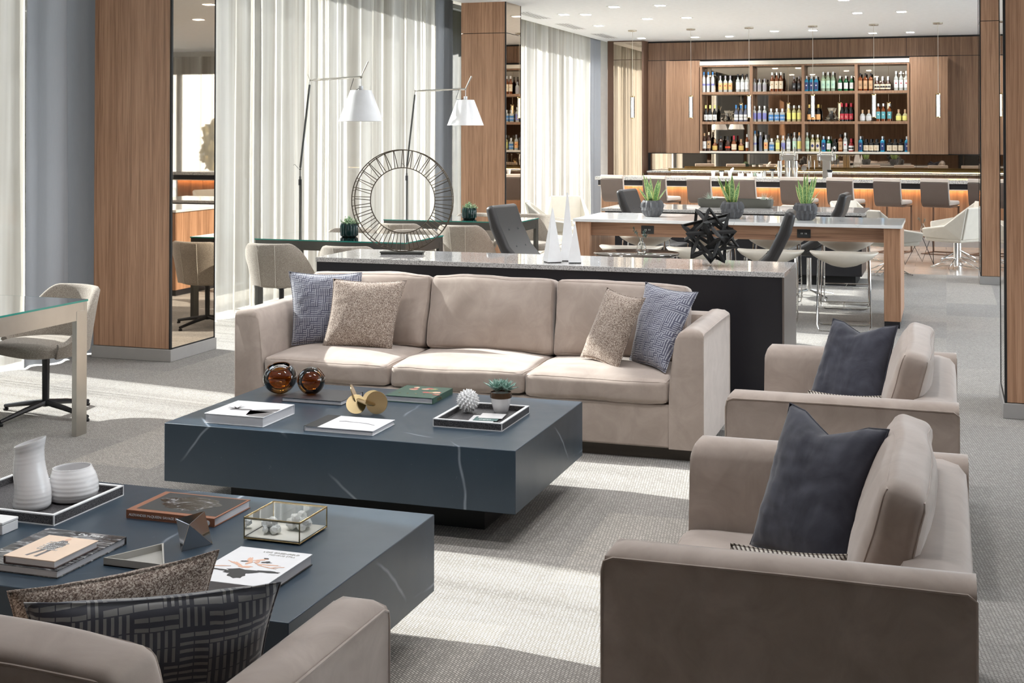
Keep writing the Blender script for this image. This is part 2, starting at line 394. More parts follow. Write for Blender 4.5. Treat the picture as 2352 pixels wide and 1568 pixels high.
def sheer():
    t = NT('linen_sheer'); yarn = t.noise(t.map((1, 1, .06)), 160, 3, .6); wv = t.noise(t.map((1, 1, 14)), 40, 2)
    lw = t.n('LayerWeight', {'Blend': .35}).outputs['Facing']
    open_ = t.math('MULTIPLY', t.math('SUBTRACT', 1.0, lw), t.math('ADD', .16, t.math('MULTIPLY', yarn, .30)), clamp=True)
    col = t.mix(yarn, (.46, .44, .405), (.65, .635, .60))
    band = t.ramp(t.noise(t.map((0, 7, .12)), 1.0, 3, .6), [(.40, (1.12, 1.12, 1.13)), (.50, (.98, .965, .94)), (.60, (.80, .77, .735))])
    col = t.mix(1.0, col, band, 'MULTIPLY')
    tl = t.n('BsdfTranslucent', {0: col}).outputs[0]; df = t.n('BsdfDiffuse', {0: col}).outputs[0]; tr = t.n('BsdfTransparent', {0: (1, .99, .97, 1)}).outputs[0]
    m1 = t.n('MixShader', {0: .07}); t.t.links.new(df, m1.inputs[1]); t.t.links.new(tl, m1.inputs[2])
    m2 = t.n('MixShader', {0: open_}); t.t.links.new(m1.outputs[0], m2.inputs[1]); t.t.links.new(tr, m2.inputs[2]); t.t.links.new(m2.outputs[0], t.o.inputs[0]); return t.m
M['sheer'] = sheer()
def shagreen():
    t = NT('grey_shagreen'); v = t.n('TexVoronoi', {'Vector': t.c, 'Scale': 330}).outputs[0]; c = t.ramp(v, [(.1, (.22, .21, .215)), (.6, (.035, .033, .035))]); t.set(Base_Color=c, Roughness=.45).bump(v, .4, .001); return t.m
M['shagreen'] = shagreen()
def pages():
    t = NT('book_pages'); s = t.n('SeparateXYZ', {0: t.c}).outputs[2]; k = t.noise(t.map((.01, .01, 1)), 900, 2)
    t.set(Base_Color=t.mix(k, (.55, .54, .56), (.86, .85, .86)), Roughness=.8); return t.m
M['pages'] = pages()
M['ink'] = plain('black_ink', (.02, .02, .02), .6); M['ink_grey'] = plain('grey_ink', (.16, .15, .15), .6); M['ink_white'] = plain('white_ink', (.8, .8, .8), .5)
M['gray_sat'] = plain('putty_ceramic', (.42, .41, .38), .3)
def leaf(name, a, b, c):
    t = NT(name); k = t.noise(t.map((1, 1, 1)), 90, 2, .5, 1); t.set(Base_Color=t.ramp(k, [(.38, a), (.5, b), (.62, c)]), Roughness=.4); return t.m
M['leaf_snake'] = leaf('variegated_leaf', (.06, .15, .04), (.15, .30, .09), (.32, .46, .18)); M['leaf_edge'] = plain('yellow_leaf_margin', (.55, .58, .20), .4)
M['leaf_succ'] = leaf('blue_green_succulent', (.12, .24, .19), (.22, .38, .31), (.42, .56, .50)); M['leaf_fine'] = leaf('fine_green_foliage', (.10, .22, .11), (.26, .42, .24), (.50, .62, .40))
M['leaf_air'] = leaf('grey_green_air_plant', (.30, .38, .30), (.42, .50, .40), (.60, .66, .58))
M['lamp_white'] = plain('white_parchment_shade', (.84, .84, .86), .25)
M['downlight'] = emis('downlight_diffuser', (1, .97, .92), 9); M['pendant_glow'] = emis('pendant_tube', (1, .84, .56), 1.1); M['led'] = emis('warm_led_strip', (1, .54, .24), 14); M['led_back'] = emis('warm_led_strip_back', (1, .68, .30), 7)
M['pavement'] = plain('outdoor_pavement', (.68, .67, .64), .9); M['hedge'] = leaf('outdoor_hedge', (.05, .06, .03), (.12, .10, .05), (.30, .19, .05))
M['quartz_crystal'] = plain('white_crystal', (.84, .85, .84), .25); M['felt'] = plain('cream_liner', (.78, .75, .68), .8)

M['dark_ground'] = plain('dark_outdoor_ground', (.13, .13, .07), .9); M['backdrop_face'] = plain('dark_backdrop_face', (.20, .17, .15), .9)  # dark tones chosen to dim what shows through the sheers
# ---------------------------------------------------------------- the room
def struct(o): o['kind'] = 'structure'; return o
HC = 3.51; YW = 24.44
struct(Box('floor', M['carpet'], None, -7.3, 9, -4.2, 17.37, -.12, 0))
struct(Box('floor_stone', M['stone_floor'], None, -7.3, 9, 17.37, YW + .1, -.12, 0)).name = 'trim_1'
struct(Box('ceiling', M['ceiling'], None, -6.12, 9, -4.2, YW + .1, HC, HC + .12))
struct(MB().box(-7.3, -6.12, -4.2, YW + .1, 4.0, 4.1).box(-6.14, -6.12, -4.2, YW + .1, HC + .1, 4.0).build('ceiling_pocket', M['ceiling'])).name = 'trim_2'
# left wall: all glass on a low kerb
struct(MB().box(-7.3, -7.1, -4.2, YW + .1, 0, .10).box(-7.3, -7.1, -4.2, YW + .1, 3.75, 4.1).build('wall_left', M['wall_paint']))
def window(name, axis, c, a0, a1, z0, z1, n, m=M['darksteel']):
    fr = MB(); t = .035
    def bx(p0, p1, q0, q1):
        if axis == 'x': fr.box(c - .06, c + .06, p0, p1, q0, q1)
        else: fr.box(p0, p1, c - .06, c + .06, q0, q1)
    for i in range(n + 1): p = a0 + (a1 - a0) * i / n; bx(p - t, p + t, z0, z1)
    bx(a0, a1, z0, z0 + .07); bx(a0, a1, z1 - .07, z1)
    f = struct(fr.build(name, m)); g = .008
    if axis == 'x': pb = MB().box(c - g, c + g, a0 + t, a1 - t, z0 + .07, z1 - .07)
    else: pb = MB().box(a0 + t, a1 - t, c - g, c + g, z0 + .07, z1 - .07)
    pb.build('pane', M['glass_win'], f); return f
window('window_1', 'x', -7.18, -4.1, 9.2, .10, 3.75, 5)
window('window_2', 'x', -7.18, 9.2, 16.9, .10, 3.75, 3)
window('window_3', 'x', -7.18, 16.9, YW, .10, 3.75, 3)
# right side and the wall behind the camera, seen only in the mirrors
struct(MB().box(9, 9.2, -4.2, 4.5, .1, 3.4).box(9, 9.2, -4.2, YW, 0, .1).box(9, 9.2, -4.2, YW, 3.4, HC + .1).build('wall_right', M['wall_paint']))
window('window_4', 'x', 9.1, 4.5, 10, .1, 3.4, 3)  # these unseen side windows are enlarged to brighten the room
window('window_5', 'x', 9.1, 10, YW, .1, 3.4, 8)
struct(MB().box(-7.3, 9.2, -4.4, -4.2, 0, HC).build('wall_front', M['wood']))
struct(MB().box(-7.3, 2.6, YW, YW + .15, 0, HC + .5).box(2.6, 9.2, YW, YW + .15, 3.1, HC + .5).box(2.6, 9.2, YW, YW + .15, 0, .1).build('wall_back', M['wall_paint']))
window('window_6', 'y', YW + .08, 2.6, 9.0, .1, 3.1, 4)
# outside
struct(Box('pavement_outside', M['pavement'], None, -7.3, 60, -40, 60, -.3, -.14)).name = 'trim_3'
struct(Box('dark_ground_outside', M['dark_ground'], None, -60, -7.3, -40, 60, -.3, -.14)).name = 'trim_4'  # left ground added dark so less light glows through the sheers
t = thing('added_backdrop_block', 'added low block outside, dims the sky seen through the sheers', 'building', (-36, 14, -.14))  # block added outside to hide bright sky behind the sheers
Box('backdrop_face', M['backdrop_face'], t, -4, 4, -45, 45, 0, 8.5); wb = MB()
for k in range(22): wb.box(4.0, 4.04, -43 + k * 4, -40.4 + k * 4, 1, 3).box(4.0, 4.04, -43 + k * 4, -40.4 + k * 4, 5, 7)
wb.build('window_strips', M['darksteel'], t)
rnd = random.Random(4)
for i in range(9):
    X_ = 2 + i * 5.1; y = 44 + rnd.uniform(-5, 5); mb = MB(); R = rnd.uniform(.4, .8); ph = i * 9.1
    def f(u, v): 
        a = 2 * pi * u; b = pi * v; k = R * (1 + .5 * noise.noise(Vector((cos(a) * 2 + ph, sin(a) * 2, b * 2))) + .45 * noise.noise(Vector((cos(a) * 7 + ph, sin(a) * 7, b * 7)))); return (k * sin(b) * cos(a), k * sin(b) * sin(a), 1.2 + 1.3 * k * cos(b))
    mb.grid(f, 40, 24, closed_u=True)
    t = thing('shrub', 'autumn shrub beyond the end window right of the bar, %s from the left' % ['first', 'second', 'third', 'fourth', 'fifth', 'sixth', 'seventh', 'eighth', 'ninth'][i], 'shrub', (X_, y, -.14), group='shrubs beyond the end window')
    o = mb.build('foliage', M['hedge'], t, weld=True)
    MB().tube([(0, 0, 0), (0, 0, 1.4)], .08, 6).build('trunk', M['wood_dark'], t)

# ---------------------------------------------------------------- columns
def column(x0, x1, y0, y1, mside, label, label_front='x'):
    """walnut on the faces towards the lounge, bronze mirror on the aisle side"""
    t = thing('clad_column', label, 'column', ((x0 + x1) / 2, (y0 + y1) / 2, 0)); cx, cy = (x0 + x1) / 2, (y0 + y1) / 2
    w2, d2 = (x1 - x0) / 2, (y1 - y0) / 2; sg = 1 if mside > 0 else -1
    Box('plinth', M['concrete'], t, -w2 - .012, w2 + .012, -d2 - .012, d2 + .012, 0, .095, .004)
    Box('core', M['black_matte'], t, -w2 + .02, w2 - .02, -d2 + .02, d2 - .02, .095, HC)
    g = .006; zs = [(.10, 3.095), (3.103, HC)]
    for a, b in zs:
        Box('wood_panel', M['wood'], t, -w2, w2 - (.012 if sg > 0 else 0) - .0, -d2, -d2 + .02, a, b) if sg > 0 else Box('wood_panel', M['wood'], t, -w2 + .012, w2, -d2, -d2 + .02, a, b)
        Box('mirror_panel', M['mirror'], t, *((w2 - .012, w2) if sg > 0 else (-w2, -w2 + .012)), -d2 + .022, d2 - .01, a, b)
    xe = (w2 - .011, w2 + .003) if sg > 0 else (-w2 - .003, -w2 + .011)
    MB().box(*xe, -d2 - .003, -d2 + .02, .095, HC).box(*xe, d2 - .012, d2, .095, HC).box(*xe, -d2, d2, .093, .105).build('edge_trim', M['black_matte'], t)
    return t
column(-6.41, -5.71, 8.85, 9.50, 1, 'walnut column with bronze mirror side, nearest on the left beside the grey drape')
column(-6.13, -5.505, 16.4, 17.05, 1, 'walnut column behind the second floor lamp, its mirror side reflecting bottles')
column(.345, 1.05, 8.75, 9.42, -1, 'large walnut column cut off by the right edge, beside the aisle')
column(.385, 1.05, 16.42, 17.1, -1, 'slim-looking walnut column in front of the bar at right')
# the mirror-faced pier at the left end of the bar wall
t = thing('mirrored_pier', 'tall bronze-mirrored pier reflecting curtains, left of the bar wall', 'column', (-5.65, 24.2, 0))
Box('core', M['wood_dark'], t, -.39, .30, -.18, .23, 0, HC, .003)
for a, b in ((.1, 3.145), (3.155, HC - .02)): Box('mirror_panel', M['mirror'], t, -.27, .27, -.19, -.182, a, b)
# more columns to the right, reflected only
column(5.6, 6.2, 8.8, 9.45, -1, 'walnut column across the aisle, visible only in mirrors')

# ---------------------------------------------------------------- curtains
def cx_at(y): return -6.6 + (y - 9) * .0245
def curtain(name, m, label, y0, y1, amp, wl, z0, z1, off=0, seed=1, per=9, group=None, flare=0, cat='curtain'):
    rr = random.Random(seed); ks = []; y = y0
    while y < y1: ks.append(y); y += wl * rr.uniform(.4, 2.1)
    ks.append(y1); am = [amp * rr.uniform(.45, 1.25) for _ in ks]; nz = 9
    ys = []
    for i in range(len(ks) - 1):
        for j in range(per): ys.append((i, j / per))
    ys.append((len(ks) - 2, 1.0)); ym = (y0 + y1) / 2
    def f(u, v):
        i, tt = ys[min(len(ys) - 1, round(u * (len(ys) - 1)))]; y = ks[i] + (ks[i + 1] - ks[i]) * tt
        z = z0 + (z1 - z0) * v
        lean = 1 + .35 * noise.noise(Vector((y * 1.3, z * .35, seed))); sgn = 1 if i % 2 else -1
        x = cx_at(y) + off + sgn * am[i] * sin(pi * tt) ** 1.0 * lean + .5 * am[i] * sin(5 * tt + z * .35 + i) * (1 - v * .6) * .6
        yy = y + flare * (1 - v) ** 1.5 * (y - y1) / (y1 - y0) + .025 * noise.noise(Vector((y * 2, z * .5, seed + 4)))
        yy = y0 - abs(flare) - .05 if yy < y0 - abs(flare) - .05 else yy
        return (x - cx_at(ym), yy - ym, z)
    mb = MB().grid(f, len(ys), nz); o = mb.build(name, m, None, smooth=180); o.location = (cx_at(ym), ym, 0)
    return tag(o, label, cat, group)
ZT = 3.98
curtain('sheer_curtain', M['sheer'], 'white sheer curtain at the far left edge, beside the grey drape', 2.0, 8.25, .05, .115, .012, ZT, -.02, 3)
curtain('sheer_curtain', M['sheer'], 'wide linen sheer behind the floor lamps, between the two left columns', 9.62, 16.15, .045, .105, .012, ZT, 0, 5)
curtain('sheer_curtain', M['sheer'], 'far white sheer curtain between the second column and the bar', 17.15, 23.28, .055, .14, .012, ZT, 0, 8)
curtain('grey_drape', M['drape'], 'grey drape in deep folds left of the nearest walnut column', 8.22, 9.10, .085, .17, .01, ZT, .06, 12, flare=.0)
curtain('grey_drape', M['drape'], 'grey drape hanging just left of the second walnut column', 16.17, 16.72, .07, .13, .01, ZT, .0, 13)
curtain('grey_drape', M['drape'], 'grey drape at the far end of the windows beside the bar wall', 23.35, 23.98, .06, .12, .01, ZT, .03, 14)
curtain('grey_drape', M['drape'], 'added grey drape, unseen at left, keeping sun off the near coffee table', 3.45, 4.95, .07, .2, .01, ZT, .20, 17)  # unseen drape added to block sun from the near table
o = curtain('sheer_curtain', M['sheer'], 'sheer curtain on the end window right of the bar', 0, 6.3, .03, .2, .012, 3.4, 0, 21); o.rotation_euler = (0, 0, pi / 2); o.location = (5.8, 24.33, 0)
curtain('grey_drape', M['drape'], 'added grey drape further along the near windows, unseen, shaping the sun bands', 5.95, 7.05, .07, .2, .01, ZT, .20, 15)  # unseen drape added to cut the floor sun into bands
curtain('grey_drape', M['drape'], 'added grey drape along the nearest window bay, unseen, darkening the foreground', -4.1, 2.4, .07, .2, .01, ZT, .20, 16)  # unseen drape added to keep window light off the foreground

# ---------------------------------------------------------------- ceiling fittings
rows = [(-4.31, 17.5), (-3.67, 17.5), (-4.28, 19.48), (-3.68, 19.48), (-1.20, 19.47), (-.59, 19.47), (-4.28, 23.45), (-3.66, 23.45), (-2.75, 22.5), (-2.11, 22.5), (-1.19, 23.45), (-.57, 23.45),
        (-5.28, 18.4), (-4.98, 18.5), (-5.30, 20.5), (-5.25, 23.4), (-1.25, 17.5), (-.6, 17.5), (-2.6, 15.5), (-2.0, 15.5), (-4.3, 13.5), (-3.7, 13.5), (-2.6, 11.5), (-2.0, 11.5), (-4.3, 9.5), (-3.7, 9.5), (-1.2, 9.5), (-.6, 9.5), (-2.6, 7.5), (-2.0, 7.5), (-4.3, 5.5), (-3.7, 5.5), (-1.2, 5.5), (-.6, 5.5), (-2.6, 3.5), (-2.0, 3.5), (1.9, 3.5), (1.9, 7.5), (1.9, 11.5), (3.5, 9.5), (3.5, 13.5), (5, 7.5), (5, 11.5), (2, 17.5)]  # rows nearest the camera are out of view, added to light the sofa fronts
base = None
for i, (x, y) in enumerate(rows):
    wd = .075
    if base is None:
        t = thing('downlight', '', 'ceiling light', (x, y, HC)); 
        MB().box(-.085, .085, -.085, .085, -.006, .0).build('trim', M['white_paint'], t)
        Box('diffuser', M['downlight'], t, -.062, .062, -.062, .062, -.009, -.0055); base = t
    else: t = copy_tree(base, (x, y, HC))
    la = bpy.data.lights.new('downlight_lamp', 'AREA') if i == 0 else None
    if la: la.shape = 'SQUARE'; la.size = .12; la.energy = DOWN_W; la.color = (.98, .98, 1.0); la.spread = radians(150)
    if la: lo = bpy.data.objects.new('downlight_lamp', la); COL.objects.link(lo); lo.parent = t; lo.location = (0, 0, -.0125)
    odn = ['first', 'second', 'third', 'fourth', 'fifth', 'sixth', 'seventh', 'eighth', 'ninth', 'tenth', 'eleventh', 'twelfth', 'thirteenth', 'fourteenth', 'fifteenth', 'sixteenth']
    zn = 0 if y > 22 else 1 if y > 17 else 2 if y > 10 else 3
    sm = sorted([q for q in rows if (0 if q[1] > 22 else 1 if q[1] > 17 else 2 if q[1] > 10 else 3) == zn]); rk = sm.index((x, y))
    t['label'] = 'square recessed downlight, ' + odn[rk] + ' from left above %s' % ('the bar' if y > 22 else 'the lounge seats before the bar' if y > 17 else 'the communal tables' if y > 10 else 'the sofas')
    t['group'] = 'downlights above %s' % ('the bar' if y > 22 else 'the bar seats' if y > 17 else 'the tables' if y > 10 else 'the sofas')
for k, (y, nm) in enumerate(((18.45, 'nearest to the column'), (20.5, 'middle one of the three'), (22.7, 'nearest to the bar wall'))):
    t = thing('air_vent', 'long slotted air vent in the ceiling edge, ' + nm, 'vent', (-5.76, y, HC))
    fr = MB().box(-.11, -.10, -.55, .55, -.006, 0).box(.10, .11, -.55, .55, -.006, 0).box(-.11, .11, -.56, -.55, -.006, 0).box(-.11, .11, .55, .56, -.006, 0); fr.build('frame', M['white_paint'], t)
    Box('backing', M['black_matte'], t, -.1, .1, -.55, .55, -.002, -.0005)
    s = MB()
    for q in range(4): s.box(-.085 + q * .048, -.06 + q * .048, -.55, .55, -.005, -.002)
    s.build('slats', M['white_paint'], t)
base = None
names = ['leftmost, in front of the mirrored pier', 'second from left, before the left cabinet', 'third from left, before the first shelf divider', 'fourth from left, before the wine bottles', 'fifth from left, before the tequila shelf', 'rightmost, before the right cabinet']
for i, x in enumerate((-5.0, -4.01, -3.05, -2.03, -1.08, -.11)):
    if base is None:
        t = thing('pendant_light', '', 'pendant light', (x, 21.6, HC)); 
        MB().lathe([(0, 0), (.075, 0), (.075, -.022), (0, -.022)], 20).build('canopy', M['nickel'], t)
        MB().tube([(0, 0, -.02), (0, 0, -1.11)], .0035, 6).build('cord', M['stone_band'], t)
        a = MB().lathe([(.0, -1.11), (.039, -1.11), (.039, -1.125), (0, -1.125)], 18).lathe([(.0, -1.475), (.039, -1.475), (.039, -1.485), (0, -1.485)], 18); a.build('cap', M['brass'], t)
        MB().lathe([(.037, -1.125), (.037, -1.475)], 18).build('glass_tube', M['glass_clear'], t)
        MB().lathe([(.0, -1.13), (.017, -1.13), (.017, -1.47), (0, -1.47)], 12).build('light_tube', M['pendant_glow'], t); base = t
    else: t = copy_tree(base, (x, 21.6, HC))
    t['label'] = 'slim glass tube pendant over the bar, ' + names[i]; t['group'] = 'tube pendants over the bar'
# ---------------------------------------------------------------- sofas and armchairs
def sofa(name, label, cat, W, seats, loc, rz, arm=.19, group=None, tz=0, lean=11, bt=.155, cyb=.655):
    """front at local y=0 facing -y, back at y=.9, centre x=0"""
    V = M['velvet']; t = thing(name, label, cat, loc, rz, group); h = W / 2; D = .90
    prof = [(0, .072), (0, .69), (.004, .698), (.03, .714), (.07, .72), (.105, .714), (.135, .695), (.152, .66), (.163, .60), (.172, .52), (.181, .44), (.187, .36), (.188, .072)]
    for s in (-1, 1):
        mb = MB(); secs = [0, .008, .022, .045, .09, .3, .6, .85, .885, .9]
        def f(u, v):
            k = round(u * (len(secs) - 1)); y = secs[k]; px, pz = prof[round(v * (len(prof) - 1))]
            r = .05; d = 0
            if y < r: d = r - sqrt(max(0, r * r - (r - y) ** 2))
            if y > .88: d = (y - .88) * .4
            return (s * (h - px), y, min(pz, .722 - d))
        mb.grid(f, len(secs), len(prof)); n = len(prof); b = len(mb.v) - len(secs) * n
        mb.f.append(tuple(b + i for i in range(n))); mb.f.append(tuple(b + (len(secs) - 1) * n + i for i in range(n)))
        mb.f.append((b, b + n - 1, b + (len(secs)) * n - 1, b + (len(secs) - 1) * n)); mb.m += [0] * 3
        a = mb.build('arm', V, t, smooth=50)
        c = s * h
        MB().tube([(c, .0, .075), (c, 0.0, .66), (c, .006, .685), (c, .03, .695), (c, .45, .697), (c, .88, .694), (c, .9, .68), (c, .9, .08)], .0035, 6).build('piping', V, a)
    inn = h - arm
    Box('base_rail', V, t, -inn - .01, inn + .01, .012, .72, .072, .305, .012, 3)
    Box('plinth', M['brown_plinth'], t, -h + .05, h - .05, .07, D - .05, 0, .074)
    bk = MB(); pr = [(.70, .074), (.70, .60), (.705, .66), (.73, .70), (.77, .711), (.82, .711), (.87, .70), (.893, .675), (.899, .62), (.899, .074)]
    bk.prism(pr, -h + .06, h - .06, 'x'); bk.build('back_frame', V, t, smooth=40)
    wseat = 2 * inn / seats
    for i in range(seats):
        cx = -inn + wseat * (i + .5)
        cushion('seat_cushion', V, t, cx, .325, .372, wseat - .004, .66, .13, r=.03, puff=(.0, .012, .035), seed=i + len(label), wr=.006, pipe=.0032, n=18)
        cushion('back_cushion', V, t, cx, cyb, .655 + tz, wseat - .006, bt, .45, r=.035, puff=(.0, .038, .012), rot=(radians(-lean), 0, 0), seed=i + 7 + len(label), wr=.007, pipe=.0032, axis=1, n=18)
    return t
sofa('sofa', 'long three-seat taupe velvet sofa behind the far marble coffee table', 'sofa', 2.83, 3, (-2.65, 7.0, 0), 0)
sofa('sofa', 'taupe velvet sofa in the bottom left corner, seen from behind', 'sofa', 2.83, 3, (-2.622, 2.765, 0), pi, tz=-.06)
sofa('armchair', 'nearest taupe velvet armchair, large at bottom right', 'armchair', 1.37, 1, (-.835, 3.94, 0), -pi / 2, group='velvet armchairs', lean=15, bt=.125, cyb=.685)
sofa('armchair', 'second taupe velvet armchair, just behind the nearest one', 'armchair', 1.37, 1, (-.855, 6.045, 0), -pi / 2, group='velvet armchairs', lean=15, bt=.125, cyb=.685)

P = pillow
P('throw_pillow', 'slate blue fret-patterned pillow against the left arm of the long sofa', M['maze'], (-3.86, 7.33, .455), (-3.42, 7.46, .455), (-3.50, 7.58, .895), (-3.935, 7.43, .90), .075, seed=2)
P('throw_pillow', 'brown tweed pillow at the left end of the long sofa, overlapping the blue one', M['tweed'], (-3.625, 7.27, .455), (-3.20, 7.36, .45), (-3.16, 7.50, .865), (-3.61, 7.40, .87), .075, seed=3)
P('throw_pillow', 'slate blue fret-patterned pillow against the right arm of the long sofa', M['maze'], (-1.735, 7.40, .455), (-1.47, 7.14, .455), (-1.33, 7.38, .875), (-1.665, 7.53, .905), .07, seed=5)
P('throw_pillow', 'tilted brown tweed pillow at the right end of the long sofa', M['tweed'], (-2.02, 7.38, .475), (-1.745, 7.17, .445), (-1.61, 7.27, .845), (-1.875, 7.45, .875), .06, seed=6)
P('throw_pillow', 'large navy velvet pillow on the nearest armchair', M['navy'], (-.60, 4.24, .455), (-.28, 3.92, .455), (-.165, 4.12, .88), (-.49, 4.40, .885), .085, seed=8, dent=.05, n=34)
P('throw_pillow', 'navy velvet pillow on the second armchair', M['navy'], (-.645, 6.38, .455), (-.29, 6.05, .455), (-.213, 6.33, .885), (-.515, 6.47, .885), .085, seed=9, dent=.04, n=34)
P('lumbar_pillow', 'small brown and cream striped pillow behind the near arm of the nearest armchair', M['stripe'], (-.60, 3.565, .44), (-.27, 3.565, .44), (-.255, 3.63, .645), (-.565, 3.63, .645), .05, seed=11)
P('lumbar_pillow', 'small striped pillow just showing over the arm of the second armchair', M['stripe'], (-.62, 5.66, .44), (-.28, 5.66, .44), (-.26, 5.73, .67), (-.56, 5.73, .675), .05, seed=12)
P('throw_pillow', 'brown tweed pillow leaning on the foreground sofa, further from camera', M['tweed'], (-1.96, 2.44, .44), (-1.68, 2.72, .44), (-1.595, 2.675, .81), (-1.90, 2.33, .795), .075, seed=13, n=34)
P('throw_pillow', 'dark slate fret-patterned pillow in the corner of the foreground sofa', M['maze_d'], (-1.80, 2.33, .43), (-1.455, 2.62, .43), (-1.355, 2.525, .81), (-1.745, 2.19, .835), .085, seed=14, n=34)
# ---------------------------------------------------------------- coffee tables
def slab_table(label, x0, x1, y0, y1):
    t = thing('coffee_table', label, 'coffee table', ((x0 + x1) / 2, (y0 + y1) / 2, 0), group='marble coffee tables'); a, b = (x1 - x0) / 2, (y1 - y0) / 2
    Box('block_top', M['marble'], t, -a, a, -b, b, .149, .42, .003, 2)
    Box('base', M['black_matte'], t, -a + .22, a - .22, -b + .23, b - .23, 0, .15)
    return t
slab_table('blue-black marble slab coffee table in front of the long sofa', -3.469, -1.744, 5.33, 6.415)
slab_table('blue-black marble slab coffee table nearer the camera, at lower left', -3.469, -1.727, 3.265, 4.355)
ZC = .42
def book(label, x0, x1, y0, y1, z, h, cover, rz=0, spine='x0', cm=.003, over=.004, group=None, back=None, pg=None):
    """spine: which side the spine is on; the cover boards stick out a little over the page block"""
    cx, cy = (x0 + x1) / 2, (y0 + y1) / 2; a, b = (x1 - x0) / 2, (y1 - y0) / 2
    t = thing('book', label, 'book', (cx, cy, z), rz, group)
    Box('front_cover', cover, t, -a, a, -b, b, h - cm, h, .0008); Box('back_cover', back or cover, t, -a, a, -b, b, 0, cm, .0008)
    s = {'x0': (-a, -a + .004, -b, b), 'x1': (a - .004, a, -b, b), 'y0': (-a, a, -b, -b + .004), 'y1': (-a, a, b - .004, b)}[spine]
    Box('spine', back or cover, t, *s, cm, h - cm)
    p = [-a + over, a - over, -b + over, b - over]; k = {'x0': 0, 'x1': 1, 'y0': 2, 'y1': 3}[spine]; p[k] = s[k] + (.004 if k % 2 == 0 else -.004)
    if k % 2: p[k] = s[k - 1]
    Box('page_block', pg or M['pages'], t, *p, cm, h - cm)
    return t
def flat(mb_pts, z0, z1, name, m, parent): return MB().prism(mb_pts, z0, z1).build(name, m, parent, smooth=0)
def blob(cx, cy, rx, ry, n=20, amp=.25, seed=1, rot=0):
    o = []
    for i in range(n):
        a = 2 * pi * i / n; k = 1 + amp * noise.noise(Vector((cos(a) * 2, sin(a) * 2, seed * 3.7)))
        x, y = rx * k * cos(a), ry * k * sin(a); o.append((cx + x * cos(rot) - y * sin(rot), cy + x * sin(rot) + y * cos(rot)))
    return o
W = M['ceramic']; cov_white = plain('white_book_cover', (.80, .80, .82), .3)
# far table
b = book('thick white book with a grey feather picture, front left on the far coffee table', -3.29, -2.982, 5.386, 5.693, ZC, .046, cov_white, spine='y1')
h = .0463
flat(blob(-.03, -.03, .055, .016, 18, .3, 2, .15), h, h + .0003, 'cover_picture', M['ink_grey'], b)
for k in range(7):
    a = 1.2 + k * .32; flat([(-.06 + .006 * sin(a), -.02 - .006 * cos(a)), (-.06 + (.05 + .012 * (k % 2)) * cos(a), -.02 + (.05 + .01 * (k % 3)) * sin(a)), (-.06 - .006 * sin(a), -.02 + .006 * cos(a))], h, h + .0003, 'cover_picture', M['ink_grey'], b)
flat([(.02, -.035), (.06, -.03), (.12, .02), (.145, .03), (.15, -.02), (.10, -.07), (.07, -.10), (.05, -.13), (.08, -.15), (.152, -.15), (.152, -.04)], h, h + .00025, 'cover_picture', M['ink_grey'], b)
for q in range(3): text('cover_title', ['THE WORLD OF', 'NATURE AND FORM', ''][q] or ' ', .009, M['gray_sat'], b, (-.02, .125 - q * .014, h), (0, 0, 0)) if q < 0 else None
b = book('white book with a black cloth spine, front middle of the far coffee table', -2.773, -2.433, 5.389, 5.635, ZC, .022, cov_white, spine='x0')
Box('cloth_spine', M['ink'], b, -.1705, -.105, -.1235, .1235, .0215, .0228, .0003); Box('spine_wrap', M['ink'], b, -.1715, -.1695, -.1235, .1235, 0, .0228)
pts = [(-.06, .012), (-.03, .02), (0, .014), (.04, .013), (.08, .006), (.12, -.012), (.13, -.016)]
MB().tube([(x, y, .0223) for x, y in pts], [.0012, .0018, .0012, .001, .0015, .0012, .0006], 6).build('cover_picture', M['ink_grey'], b)
b = book('black covered book under the small amber vase on the far coffee table', -3.183, -2.852, 5.937, 6.194, ZC, .022, plain('charcoal_book_cover', (.045, .045, .05), .4), spine='y1')
b = book('dark green book with painted flowers, at the back of the far coffee table', -2.69, -2.433, 6.11, 6.387, ZC, .031, plain('green_book_cover', (.04, .10, .07), .35), spine='x1')
flor = [plain('flower_red', (.45, .10, .08), .5), plain('flower_peach', (.70, .42, .30), .5), plain('flower_olive', (.22, .26, .12), .5)]
rnd = random.Random(3)
for k in range(16):
    cx_, cy_ = rnd.choice([(-.06, .07), (.06, .01), (.03, .06), (.09, -.03)]); flat(blob(cx_ + rnd.uniform(-.03, .03), cy_ + rnd.uniform(-.03, .03), rnd.uniform(.010, .026), rnd.uniform(.008, .02), 12, .6, k), .0310, .0314 + k * .00006, 'painted_flower', flor[k % 3], b)
for q in range(4): flat(blob(-.085 + q * .045, -.06, .006, .006, 8, .1, q), .0312, .0314, 'gilt_dot', M['gold'], b)
text('spine_title', 'FLORA', .02, M['gold'], b, (.1292, -.08, .006), (pi / 2, 0, pi / 2))
